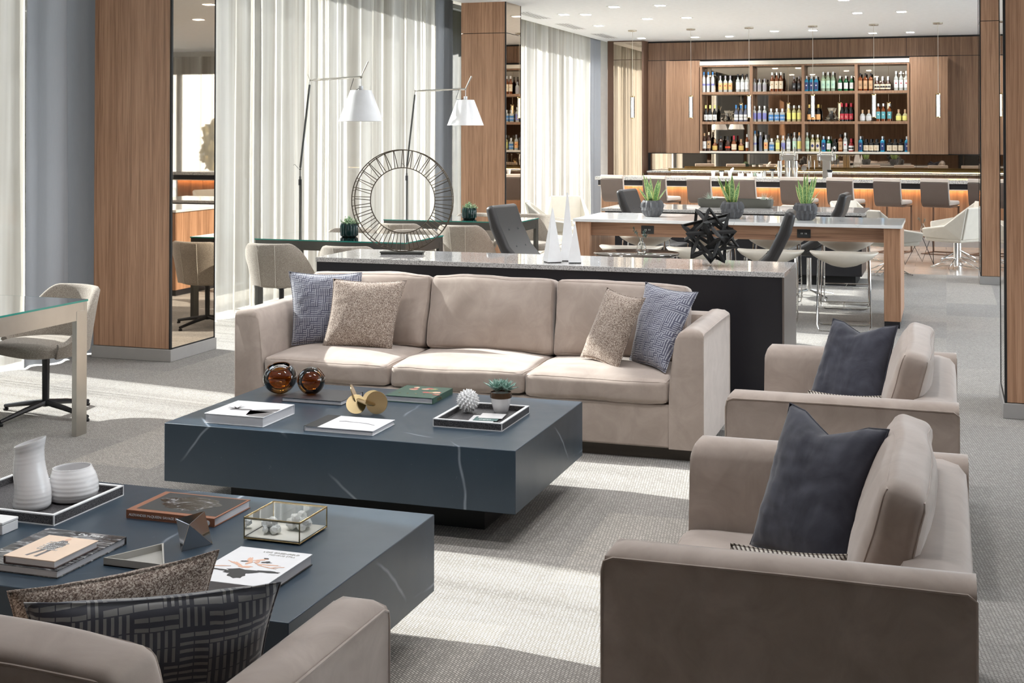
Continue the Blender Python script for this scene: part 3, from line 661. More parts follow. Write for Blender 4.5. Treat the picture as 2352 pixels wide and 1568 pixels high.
def tray(label, x0, x1, y0, y1, z, h, rz=0):
    t = thing('tray', label, 'tray', ((x0 + x1) / 2, (y0 + y1) / 2, z), rz); a, b = (x1 - x0) / 2, (y1 - y0) / 2; w_ = .014
    Box('tray_bottom', M['shagreen'], t, -a + .004, a - .004, -b + .004, b - .004, .002, .010)
    s = MB(); e = MB()
    for (p, q, r, u) in ((-a, a, -b, -b + w_), (-a, a, b - w_, b), (-a, -a + w_, -b + w_, b - w_), (a - w_, a, -b + w_, b - w_)): s.box(p + .001, q - .001, r + .001, u - .001, .004, h - .004)
    s.build('tray_rim', M['shagreen'], t)
    for (p, q, r, u) in ((-a, a, -b, -b + w_), (-a, a, b - w_, b), (-a, -a + w_, -b + w_, b - w_), (a - w_, a, -b + w_, b - w_)): e.box(p, q, r, u, h - .004, h)
    g = .0018
    for (p, q, r, u) in ((-a, a, -b, -b + g), (-a, a, b - g, b), (-a, -a + g, -b + g, b - g), (a - g, a, -b + g, b - g)): e.box(p, q, r, u, 0, .004)
    for sx_ in (-1, 1):
        for sy_ in (-1, 1): e.box(*sorted((sx_ * (a + .0006), sx_ * (a - g * 2))), *sorted((sy_ * (b + .0006), sy_ * (b - g * 2))), .0003, h + .0003)
    e.build('white_edging', M['white_paint'], t); return t
tray('grey shagreen tray with white edges on the far coffee table', -2.25, -1.914, 5.652, 6.065, ZC, .037)
# cards in the tray
t = thing('card_stack', 'loose photo cards lying in the tray beside the spiky white ball', 'cards', (-2.05, 5.83, ZC + .0105), .12)
Box('card', W, t, -.075, .045, -.07, .06, 0, .004); Box('card', plain('teal_photo_card', (.10, .18, .17), .3), t, -.055, .06, -.055, .03, .0045, .0055); c_ = Box('card', W, t, -.04, .075, -.01, .095, .006, .008)
text('card_title', 'INFO', .025, M['ink_white'], t, (-.03, -.04, .0057), (0, 0, 0))
# amber glass
def shell(prof, th=.004):
    inner = [(max(0.0, r - th), z) for r, z in prof[::-1]]; return prof + [(r, z if i else z) for i, (r, z) in enumerate(inner)]
def sph_prof(R, a0, a1, n=18): return [(R * sin(a0 + (a1 - a0) * i / n), -R * cos(a0 + (a1 - a0) * i / n)) for i in range(n + 1)]
o_ = .0
pr = sph_prof(.088, .0, 2.44, 22)
M4 = Matrix.Rotation(radians(13), 4, 'X') @ Matrix.Rotation(radians(0), 4, 'Y')
ob = MB().lathe([(r, z * .92) for r, z in pr], 40, (0, 0, .083), M=M4); ob.f.pop(); ob.m.pop(); ob = ob.build('amber_bowl', M['amber'], None, smooth=60); ob.location = (-3.285, 6.11, ZC)
MB().tube([M4 @ Vector((.088 * sin(2.44) * cos(a * pi / 20), .088 * sin(2.44) * sin(a * pi / 20), -.088 * cos(2.44) * .92)) + Vector((0, 0, .083)) for a in range(40)], .003, 8, closed=True).build('rim', plain('amber_rim', (.12, .05, .02), .1), ob)
tag(ob, 'round amber glass bowl with a wide open rim, on the far coffee table', 'glass bowl')
pr = sph_prof(.070, .0, 2.70, 22)
M4 = Matrix.Rotation(radians(55), 4, Vector((.4, -1, 0)).normalized()) if False else Matrix.Rotation(radians(42), 4, 'Y') @ Matrix.Rotation(radians(-35), 4, 'X')
ob = MB().lathe([(r, z) for r, z in pr], 36, (0, 0, .068), M=M4); ob.f.pop(); ob.m.pop(); ob = ob.build('amber_vase', M['amber'], None, smooth=60); ob.location = (-3.075, 6.05, ZC + .0222)
MB().tube([M4 @ Vector((.07 * sin(2.70) * cos(a * pi / 20), .07 * sin(2.70) * sin(a * pi / 20), -.07 * cos(2.70))) + Vector((0, 0, .068)) for a in range(40)], .0025, 8, closed=True).build('rim', bpy.data.materials['amber_rim'], ob)
tag(ob, 'smaller amber glass globe tilted on top of the black book', 'glass vase')
# gold disc sculpture
t = thing('disc_sculpture', 'brushed gold sculpture of interlocking discs on the far coffee table', 'sculpture', (-2.66, 5.85, ZC))
def disc(R, c, nrm, name='disc', th=.004, notch=0):
    q = Vector(nrm).normalized().to_track_quat('Z', 'Y').to_matrix().to_4x4(); q.translation = Vector(c)
    MB().prism([(R * cos(2 * pi * k / 40), R * sin(2 * pi * k / 40)) for k in range(40)], -th / 2, th / 2, M=q).build(name, M['gold'], t, smooth=30)
disc(.054, (.052, -.03, .054), (.12, -1, .12)); disc(.048, (-.050, -.045, .043), (.40, -.80, .50)); disc(.052, (-.078, -.005, .080), (.88, .30, .36)); disc(.046, (-.005, .045, .058), (.2, -.7, .8)); disc(.046, (.0, -.045, .056), (.30, .12, .95))
# spiky ball
mb = MB(); R0 = .045; mb.lathe(sph_prof(R0, 0.001, pi - .001, 14), 22); N = 120
for i in range(N):
    z = 1 - 2 * (i + .5) / N; a = i * 2.39996; rr = sqrt(1 - z * z); d = Vector((rr * cos(a), rr * sin(a), z)); u_ = d.orthogonal().normalized(); v_ = d.cross(u_)
    mb.add([d * R0 * .95 + (u_ * cos(k * pi / 2) + v_ * sin(k * pi / 2)) * .0105 for k in range(4)] + [d * (R0 + .013)], [(0, 1, 4), (1, 2, 4), (2, 3, 4), (3, 0, 4)])
ob = mb.build('spiked_ball', M['white_paint'], None, smooth=20); ob.location = (-2.186, 5.945, ZC + .010 + .0575)
tag(ob, 'white spiky urchin-like ball in the tray on the far coffee table', 'ornament')
def leaf_blade(mb, base, tip, w_, sag=.0, cup=.15, n=6, mi=0):
    base, tip = Vector(base), Vector(tip); d = tip - base; side = d.cross(Vector((0, 0, 1)));
    side = side.normalized() if side.length > 1e-5 else Vector((1, 0, 0)); up = side.cross(d).normalized(); vs = []
    for i in range(n + 1):
        s_ = i / n; p = base + d * s_ + Vector((0, 0, -sag * s_ * s_)); ww = w_ * (.35 + 1.0 * sin(pi * min(1, s_ * 1.02) ** .8)) * (1 - s_ ** 3)
        vs += [p - side * ww + up * ww * cup, p, p + side * ww + up * ww * cup]
    fs = []
    for i in range(n):
        for k in range(2): a = i * 3 + k; fs.append((a, a + 1, a + 4, a + 3))
    mb.add(vs, fs, mi)
# succulent pot
t = thing('potted_succulent', 'blue-green succulent in a white pot with a bronze rim, on the tray', 'potted plant', (-2.037, 6.0, ZC + .010))
MB().lathe([(.0, 0), (.030, 0), (.036, .01), (.045, .045), (.0515, .09), (.0475, .09), (.044, .075), (0, .075)], 32).build('pot', M['ceramic'], t, smooth=50)
MB().lathe([(.0487, .0705), (.0522, .0725), (.0535, .098), (.049, .098), (.0475, .078)], 32).build('bronze_rim', plain('bronze_glaze', (.10, .055, .03), .2, .5), t, smooth=50)
mb = MB(); rnd = random.Random(5)
for cxx, cyy, sc in ((-.02, -.01, 1), (.028, .0, .85), (.0, .03, .9)):
    for k in range(22):
        a = k * 2.4; el = .25 + 1.15 * (1 - k / 22) ** 0 * (k / 22); L = (.078 - .034 * k / 22) * sc
        d = Vector((cos(a) * cos(el), sin(a) * cos(el), sin(el))); bs = Vector((cxx, cyy, .10)); leaf_blade(mb, bs, bs + d * L + Vector((0, 0, .012)), .0105 * sc, cup=.5)
mb.build('succulent_leaves', M['leaf_succ'], t, smooth=60, solid=.002)
Box('soil', M['wood_dark'], t, -.03, .03, -.03, .03, .07, .082)

# near table
tray('grey shagreen tray with white edges at the left edge, on the near coffee table', -3.42, -2.917, 3.811, 4.215, ZC, .038)
def pot_prof(label, name, prof, loc, tilt=0, ridg=.012, n=48, cat='vase', cut=0, th=.004):
    p2 = []; K = 60
    for i in range(K + 1):
        s_ = i / K * (len(prof) - 1); j = min(int(s_), len(prof) - 2); f = s_ - j; f = f * f * (3 - 2 * f) if False else f
        p2.append((prof[j][0] * (1 - f) + prof[j + 1][0] * f, prof[j][1] * (1 - f) + prof[j + 1][1] * f))
    H = p2[-1][1]
    full = [(0, 0)] + [(r * (1 + ridg * sin(z * 420) * .5), z) for r, z in p2] + [(r - th, z) for r, z in p2[::-1] if z > .012] + [(0, .012)]
    mb = MB().lathe(full, n)
    if cut: mb.v = [(x + (z / H) ** 2 * cut[2] + .006 * sin(z * 30), y, z + max(0, (z - H * .5) / (H * .5)) * (x * cut[0] + y * cut[1])) for x, y, z in mb.v]
    o = mb.build(name, M['ceramic'], None, smooth=60); o.location = loc; return tag(o, label, cat)
pot_prof('tall white ceramic vase with a slanting rim, on the left tray', 'tall_vase', [(.058, 0), (.066, .01), (.064, .05), (.060, .10), (.054, .16), (.051, .20), (.055, .235)], (-3.115, 3.945, ZC + .0102), cut=(.30, .1, -.012))
pot_prof('squat white ceramic bowl with throwing rings, behind the tall vase', 'squat_vase', [(.070, 0), (.084, .008), (.089, .03), (.087, .06), (.080, .09), (.070, .113), (.069, .118)], (-3.046, 4.085, ZC + .0102), cut=(.05, 0, 0), ridg=.009)
t = thing('white_box', 'white lacquered box cut off by the left edge, on the near coffee table', 'box', (-3.075, 3.71, ZC)); Box('box_body', M['white_paint'], t, -.06, .06, -.04, .04, 0, .032, .002); Box('lid', M['white_paint'], t, -.061, .061, -.041, .041, .033, .042, .002)
# books on the near table
photo = NT('black_and_white_photo_cover'); k_ = photo.noise(photo.map((1, 4, 1)), 9, 5, .6, 1.2); photo.set(Base_Color=photo.ramp(k_, [(.38, (.02, .02, .022)), (.55, (.12, .12, .125)), (.68, (.55, .55, .55))]), Roughness=.25)
b = book('large black and white photo book at the bottom of a stack on the near table', -2.87, -2.562, 3.365, 3.72, ZC, .025, photo.m, spine='y1'); text('cover_title', 'De Pairs', .028, M['ink_white'], b, (-.01, .14, .0252), (0, 0, 0)); text('cover_name', 'MORGAN', .010, M['ink_white'], b, (.07, -.165, .0252), (0, 0, 0))
cb = plain('peach_book_cover', (.78, .60, .46), .45)
b = book('small peach book with a dark-suited man on its cover, on the photo book', -2.765, -2.577, 3.372, 3.590, ZC + .0255, .024, cb, spine='x0', back=plain('brown_book_board', (.07, .04, .04), .5))
man = [(-.012, .07), (-.02, .055), (-.03, .03), (-.026, 0), (-.02, -.03), (-.034, -.085), (-.024, -.087), (-.008, -.035), (0, -.01), (.004, -.04), (.0, -.088), (.012, -.088), (.016, -.03), (.02, 0), (.028, .03), (.018, .055), (.008, .07)]
flat([(x, y) for x, y in man], .0242, .0245, 'cover_figure', M['ink_grey'], b); flat(blob(-.001, .083, .009, .012, 12, .1, 3), .0242, .0245, 'cover_figure', flor[1], b)
for q, s_ in enumerate(('HOW TO', 'BE A', 'NEW MAN', 'MODERN', 'GENTLEMAN')): text('cover_title', s_, .017 - .001 * q, M['ink_white'], b, (-.042, .04 - q * .016, .0248), (0, 0, 0))
oc = plain('orange_brown_book_cover', (.26, .10, .05), .45)
b = book('rust-bordered hardback with a dark smoky cover, in the middle of the near coffee table', -2.738, -2.386, 3.972, 4.219, ZC, .030, oc, spine='y0')
Box('cover_photo', M['ink'], b, -.150, .168, -.100, .112, .0300, .0304)
ab = NT('smoky_abstract_cover_print'); k_ = ab.noise(ab.map((1, 1.6, 1)), 12, 4, .6, 2.0); ab.set(Base_Color=ab.ramp(k_, [(.45, (.008, .008, .008)), (.56, (.08, .08, .085)), (.70, (.45, .45, .46))]), Roughness=.2)
flat(blob(0, .01, .12, .075, 30, .35, 7), .0304, .0307, 'cover_print', ab.m, b)
text('spine_title', 'ALEXANDER McQUEEN: SAVAGE BEAUTY', .0125, M['ink_white'], b, (-.165, -.1238, .010), (pi / 2, 0, 0)); so_ = flat([(.150 + .009 * cos(a * pi / 8), .013 + .009 * sin(a * pi / 8)) for a in range(16)], 0, .001, 'spine_mark', M['ink_white'], b); so_.rotation_euler = (pi / 2, 0, 0); so_.location = (0, -.1235, 0)
b = book('white dance photography book at the right of the near coffee table', -2.14, -1.887, 3.41, 3.725, ZC, .034, cov_white, spine='x0', back=M['ink'])
skin = flor[1]; hh = .0342
for k, (x, y, rx, ry, rt, mm) in enumerate(((-.005, -.055, .060, .020, .15, 'k'), (.0, -.085, .026, .028, .3, 'k'), (.070, -.038, .045, .008, .12, 'k'), (-.075, -.06, .032, .006, -.1, 'k'), (-.01, -.015, .022, .008, .3, 's'), (-.045, .0, .006, .035, .9, 's'), (.045, .02, .035, .004, .1, 's'), (-.03, .045, .009, .024, .4, 's'), (.0, .055, .024, .006, .5, 's'), (.03, .040, .016, .009, .3, 'k'), (-.07, .01, .026, .003, -.5, 's'), (.055, .0, .032, .003, -.2, 's'), (.012, .072, .008, .006, 0, 'k'), (-.09, -.03, .03, .003, .3, 's'), (.08, .005, .028, .003, .4, 's'), (-.02, .02, .016, .006, 1.2, 's'), (.02, .012, .02, .004, -.6, 's'), (-.04, .03, .012, .004, .2, 'k'), (.0, .035, .008, .012, .1, 's'))):
    flat(blob(x, y, rx, ry, 18, .6, k + 3, rt), hh, hh + .0002 + k * .00003, 'cover_figure', M['ink'] if mm == 'k' else skin, b)
text('cover_title', 'LOIS GREENFIELD', .016, M['gray_sat'], b, (-.03, .125, hh), (0, 0, 0)); text('cover_title', 'MOVING STILL', .014, M['gray_sat'], b, (-.0, .105, hh), (0, 0, 0))
# triangular dish
t = thing('triangular_dish', 'shallow putty-coloured triangular dish on the near coffee table', 'dish', (-2.40, 3.56, ZC))
V_ = [(-.105, -.045), (.115, -.045), (-.01, .142)]; cxy = (0, .01); IN = [(x * .93, .01 + (y - .01) * .91) for x, y in V_]
MB().prism(V_, 0, .004).build('dish_bottom', M['gray_sat'], t, smooth=0); rm = MB()
for i in range(3):
    a, c = V_[i], V_[(i + 1) % 3]; d, e = IN[i], IN[(i + 1) % 3]; rm.add([(*a, 0), (*c, 0), (*c, .025), (*a, .025), (*d, .004), (*e, .004), (*e, .025), (*d, .025)], [(0, 1, 2, 3), (3, 2, 6, 7), (7, 6, 5, 4)])
rm.build('dish_rim', M['gray_sat'], t, smooth=0)
# faceted silver object
vs = [(-.005, -.055, 0), (.052, .045, .0), (-.066, .01, .082), (.005, .07, .098), (.012, -.035, .083), (-.02, .06, .02)]
bm_ = bmesh.new(); [bm_.verts.new(v) for v in vs]; bmesh.ops.convex_hull(bm_, input=bm_.verts); me = bpy.data.meshes.new('faceted_ornament'); bm_.to_mesh(me); bm_.free(); me.materials.append(plain('polished_gunmetal', (.42, .42, .43), .07, 1))
ob = bpy.data.objects.new('faceted_ornament', me); link(ob); ob.location = (-2.345, 3.765, ZC); md = ob.modifiers.new('bevel', 'BEVEL'); md.width = .001
tag(ob, 'faceted polished metal pyramid ornament on the near coffee table', 'ornament')
# glass box with crystals
t = thing('glass_display_box', 'brass-edged glass box holding white crystals, on the near coffee table', 'glass box', (-2.118, 3.985, ZC)); a, b_, h = .102, .100, .074
fr = MB(); c8 = [(sx_ * a, sy_ * b_) for sx_, sy_ in ((-1, -1), (1, -1), (1, 1), (-1, 1))]
for i in range(4):
    p, q = c8[i], c8[(i + 1) % 4]
    for z in (.006, h): fr.tube([(*p, z), (*q, z)], .0022, 6)
    fr.tube([(*p, 0.003), (*p, h)], .0022, 6)
    fr.tube([(p[0] * .99, p[1] * .99, h - .004), (q[0] * .99, q[1] * .99, h - .004)], .0014, 6)
fr.build('brass_frame', M['brass'], t); Box('box_bottom', M['felt'], t, -a + .003, a - .003, -b_ + .003, b_ - .003, .003, .010)
pn = MB()
for i in range(4): p, q = c8[i], c8[(i + 1) % 4]; pn.add([(*p, .006), (*q, .006), (*q, h), (*p, h)], [(0, 1, 2, 3)])
pn.add([(*p, h) for p in c8], [(0, 1, 2, 3)]); pn.build('glass_panes', glass_thin('box_glass', (.965, .975, .97), .0, 1.3), t, smooth=0)
for n_, (x, y, s_) in enumerate(((-.042, -.03, .042), (.038, .035, .048))):
    mb = MB(); rnd = random.Random(n_ + 2)
    for k in range(26):
        d = Vector((rnd.gauss(0, 1), rnd.gauss(0, 1), abs(rnd.gauss(0, .6)))).normalized(); c = d * s_ * rnd.uniform(.3, .8); r_ = s_ * rnd.uniform(.25, .42)
        q = Matrix.Translation(c + Vector((0, 0, s_ * .42))) @ Matrix.Rotation(rnd.uniform(0, 3), 4, d); mb.lathe([(0, -r_), (r_ * .8, -r_ * .5), (r_, 0), (r_ * .7, r_ * .6), (0, r_)], 6, M=q)
    o = mb.build('white_crystal', M['quartz_crystal'], None, smooth=25); zmin = min(v.co.z for v in o.data.vertices); o.location = (-2.118 + x, 3.985 + y, ZC + .0102 - zmin)
    tag(o, 'rough white crystal cluster inside the glass box, ' + ('nearer the left front corner' if n_ == 0 else 'nearer the right back corner'), 'crystal', 'crystals in the glass box')

# ---------------------------------------------------------------- console behind the long sofa
t = thing('console_counter', 'long black console with a grey granite top behind the long sofa', 'console', (-2.59, 8.72, 0))
X0, X1, Yf, Yb = -4.215, -.963, 8.355, 9.06; ox, oy = -2.59, 8.72
Box('granite_top', M['granite'], t, X0 - ox, X1 - ox, Yf - oy, Yb - oy, .868, .90, .002)
Box('black_body', M['black'], t, X0 - ox + .005, X1 - ox - .015, Yf - oy + .006, Yb - oy - .01, .06, .867); Box('toe_kick', M['black_matte'], t, X0 - ox + .05, X1 - ox - .05, Yf - oy + .05, Yb - oy - .05, 0, .062)
Box('end_panel', M['panel_metal'], t, X1 - ox - .014, X1 - ox - .002, Yf - oy + .004, Yb - oy - .006, .03, .867)
# ring sculpture
t = thing('ring_sculpture', 'large bronze wire ring sculpture on a dark base, on the granite console', 'sculpture', (-3.725, 8.76, .90), radians(14))
MB().box(-.152, .152, -.042, .042, 0, .012).box(-.158, .158, -.048, .048, .012, .02).build('base', M['darksteel'], t, bevel=.001)
Rz = .388
def ring(R, y, n=72): return [(R * cos(2 * pi * k / n), y, Rz + R * sin(2 * pi * k / n)) for k in range(n)]
for nm, R, y in (('outer_ring', .365, -.035), ('outer_ring', .362, .06), ('inner_ring', .235, 0)): MB().tube(ring(R, y), .0036, 6, closed=True).build(nm, M['wire'], t)
sp = MB(); 
for k in range(66):
    a = 2 * pi * k / 66; y, R = ((-.035, .365), (.06, .362))[k % 2]; a2 = a + .02 * (-1) ** k; sp.tube([(.235 * cos(a), 0, Rz + .235 * sin(a)), (R * cos(a2), y, Rz + R * sin(a2))], .003, 5)
    if k % 2: sp.tube([(.365 * cos(a), -.035, Rz + .365 * sin(a)), (.362 * cos(a), .06, Rz + .362 * sin(a))], .002, 5)
s_ = sp.build('wire_spokes', M['wire'], t)
MB().tube([(-.04, .0, .018), (-.04, .01, .03)], .004).tube([(.04, .0, .018), (.04, .01, .03)], .004).build('support_pins', M['wire'], t)
# white obelisks
for x, y, h, wd, rz, lb in ((-2.530, 8.535, .365, .052, .62, 'left, medium-height'), (-2.462, 8.665, .465, .050, .25, 'tallest middle'), (-2.375, 8.545, .262, .044, .30, 'right, shortest')):
    mb = MB(); w_ = wd; t_ = .004; mb.add([(-w_, -w_, .006), (w_, -w_, .006), (w_, w_, .006), (-w_, w_, .006), (-t_, -t_, h), (t_, -t_, h), (t_, t_, h), (-t_, t_, h)], [(0, 1, 5, 4), (1, 2, 6, 5), (2, 3, 7, 6), (3, 0, 4, 7), (4, 5, 6, 7), (0, 3, 2, 1)])
    ob = mb.build('obelisk', M['white_paint'], None, smooth=0, bevel=.001); ob.location = (x, y, .9); ob.rotation_euler = (0, 0, rz)
    Box('foot', M['black_matte'], ob, -w_ * .9, w_ * .9, -w_ * .9, w_ * .9, 0, .006); tag(ob, lb + ' of the three slender white obelisks on the granite console', 'sculpture', 'white obelisks')
# black interlocking triangles
t = thing('star_sculpture', 'matte black star sculpture of interlocking triangle frames, right end of the console', 'sculpture', (-1.478, 8.64, .90))
R = .205; ce = Vector((0, 0, .178)); bar = .0115
tet = [Vector(v).normalized() for v in ((1, 1, 1), (1, -1, -1), (-1, 1, -1), (-1, -1, 1))]; ph = (1 + sqrt(5)) / 2; ax5 = Vector((0, 1, ph)).normalized()
pre = Euler((.35, .25, .5)).to_matrix()
allz = []
stars = []
for k in range(5):
    q = Matrix.Rotation(2 * pi * k / 5, 3, ax5); vs = [pre @ (q @ v) * R for v in tet]; stars.append(vs)
zmin = min(v.z for vs in stars for v in vs); ce.z = -zmin + .004
for vs in stars:
    mb = MB()
    for i in range(4):
        for j in range(i + 1, 4):
            a, c = vs[i], vs[j]; k_, l_ = [m for m in range(4) if m not in (i, j)]
            n1 = ((vs[k_] + vs[l_]) / 2 - (a + c) / 2).normalized(); d = (c - a).normalized(); n2 = d.cross(n1)
            w1 = bar * 1.15; ins = n1 * w1 * 1.5
            # square-ish bar along the edge, mitred towards the tips
            A, B_ = a + ce, c + ce; e1 = d * w1 * 1.6
            mb.add([A, B_, B_ - e1 + n1 * w1 * .2 + n2 * w1, A + e1 + n1 * w1 * .2 + n2 * w1, A + e1 + n1 * w1 * .2 - n2 * w1, B_ - e1 + n1 * w1 * .2 - n2 * w1, B_ - e1 * 1.6 + ins, A + e1 * 1.6 + ins], [(0, 1, 2, 3), (0, 4, 5, 1), (3, 2, 6, 7), (4, 7, 6, 5), (0, 3, 7, 4), (1, 5, 6, 2)])
    mb.build('triangle_frame', M['black_matte'], t, smooth=0)
# ---------------------------------------------------------------- glass desks
def desk(label, x0, x1, y0, y1, leg_mat, z=.79):
    t = thing('glass_desk', label, 'desk', ((x0 + x1) / 2, (y0 + y1) / 2, 0), group='glass-topped desks'); a, b = (x1 - x0) / 2, (y1 - y0) / 2
    g = Box('glass_top', M['glass_top'], t, -a, a, -b, b, z - .010, z)
    e = MB()
    for q in ((-a, a, -b - .0015, -b), (-a, a, b, b + .0015), (-a - .0015, -a, -b, b), (a, a + .0015, -b, b)): e.box(*q, z - .0105, z + .0002)
    e.build('green_edge', M['glass_edge'], g)
    d = .10; w_ = .05; f = MB(); zt = z - .011
    for s in (-1, 1): f.box(-a + .004, a - .004, *sorted((s * (b - .003), s * (b - .03))), zt - .085, zt)
    for s in (-1, 1): f.box(*sorted((s * (a - .005), s * (a - .03))), -b + .03, b - .03, zt - .105, zt)
    f.build('metal_frame', leg_mat, t, bevel=.001)
    for sx_ in (-1, 1):
        for sy_ in (-1, 1): Box('leg', leg_mat, t, *sorted((sx_ * (a - .003), sx_ * (a - .035))), *sorted((sy_ * (b - .003), sy_ * (b - .10))), 0, zt - .05, .001)
    return t
desk('glass-topped steel desk cut off by the left edge, beside the grey drape', -6.25, -4.82, 5.62, 6.60, M['steel'])
desk('dark-framed glass desk under the nearer floor lamp, behind the long sofa', -6.13, -4.60, 10.90, 11.82, M['darksteel'])
desk('dark-framed glass desk further back under the second floor lamp', -6.10, -4.50, 13.79, 14.62, M['darksteel'])
# tub chairs: front faces local -y
def tub_chair():
    t = thing('tub_chair', '', 'chair'); F = M['tweed_tub']
    def ztop(a): k = min(1, max(0, (abs(a) - radians(38)) / radians(74))); return .795 - .31 * (k * k * (3 - 2 * k))
    A = radians(112); mb = MB(); n = 40
    for i in range(n + 1):
        a = -A + 2 * A * i / n; zt = ztop(a); zb = .395 + .02 * cos(a)
        ro_t, ro_b = .300, .245; th = .045
        cs = []
        for (r, z) in ((ro_b, zb), (ro_b + .25 * (ro_t - ro_b), zb + .25 * (zt - zb)), (ro_b + .7 * (ro_t - ro_b), zb + .7 * (zt - zb)), (ro_t, zt - .02), (ro_t - .008, zt - .004), (ro_t - th / 2, zt), (ro_t - th + .006, zt - .006), (ro_t - th, zt - .025), (ro_b + .5 * (ro_t - ro_b) - th, zb + .5 * (zt - zb)), (ro_b - th, zb)):
            cs.append((r * sin(a), r * cos(a) * 1.0, z))
        mb.v += cs
    m_ = 10
    for i in range(n):
        for k in range(m_): a0 = i * m_ + k; a1 = i * m_ + (k + 1) % m_; mb.f.append((a0, a1, a1 + m_, a0 + m_)); mb.m.append(0)
    mb.f += [tuple(range(m_)), tuple(n * m_ + k for k in range(m_))[::-1]]; mb.m += [0, 0]
    s = mb.build('backrest', F, t, smooth=55)
    for sg in (-1, 1):
        a = sg * radians(16); MB().tube([((.246 + .055 * q) * sin(a), (.246 + .055 * q) * cos(a), .405 + (ztop(a) - .42) * q) for q in (0, .25, .5, .75, 1)], .0018, 5).build('seam', M['felt'], s)
    def seat(u, v):
        a = 2 * pi * u; rr = [0, .5, .85, .97, 1.0, .98, .8, .0][round(v * 7)]; zz = [.49, .488, .478, .465, .445, .405, .39, .39][round(v * 7)]
        x = .232 * rr * cos(a); y = .235 * rr * sin(a); p = 3.2
        c, s2 = cos(a), sin(a); k = (abs(c) ** p + abs(s2) ** p) ** (-1 / p); return (.236 * rr * c * (k if s2 < 0 else 1) * (1 if s2 >= 0 else 1), .235 * rr * s2 * (k if s2 < 0 else 1) - .012, zz)
    MB().grid(seat, 40, 8, closed_u=True).build('seat', F, t, smooth=60, weld=True)
    MB().lathe([(.0, .39), (.06, .39), (.06, .375), (.022, .36), (.02, .06), (0, .06)], 16).build('column', M['black'], t)
    for k in range(4):
        a = radians(8) + k * pi / 2; d = (cos(a), sin(a)); mb = MB().tube([(0, 0, .085), (d[0] * .15, d[1] * .15, .062), (d[0] * .33, d[1] * .33, .028)], [.02, .017, .012], 8); lg = mb.build('leg', M['black'], t)
        MB().lathe([(0, 0), (.014, 0), (.016, .012), (0, .03)], 10, (d[0] * .325, d[1] * .325, 0)).build('glide', M['black_matte'], lg)
    return t
base = tub_chair(); first = True
tubs = [(-5.37, 6.93, -.30, 'pulled in at the near-left glass desk'), (-6.42, 6.78, .1, 'at the left glass desk, cut off'),
        (-5.72, 10.66, pi + .02, 'left front of the nearer dark glass desk'), (-4.96, 10.62, pi + .05, 'right front of the nearer dark glass desk'),
        (-5.75, 12.15, .3, 'behind the nearer dark desk, left side'), (-5.05, 12.12, .3, 'behind the nearer dark desk, right side'),
        (-5.66, 13.42, pi, 'left front of the further glass desk'), (-4.94, 13.38, pi + .03, 'right front of the further glass desk'),
        (-5.42, 14.95, .2, 'behind the further glass desk, left side'), (-4.72, 14.98, .1, 'behind the further glass desk, right side')]
for x, y, r, lb in tubs:
    if first: base.location = (x, y, 0); base.rotation_euler = (0, 0, r); c = base; first = False
    else: c = copy_tree(base, (x, y, 0), r)
    c.scale = (1.08, 1.08, 1.0)
    c['label'] = 'oatmeal upholstered tub chair ' + lb; c['group'] = 'oatmeal tub chairs'
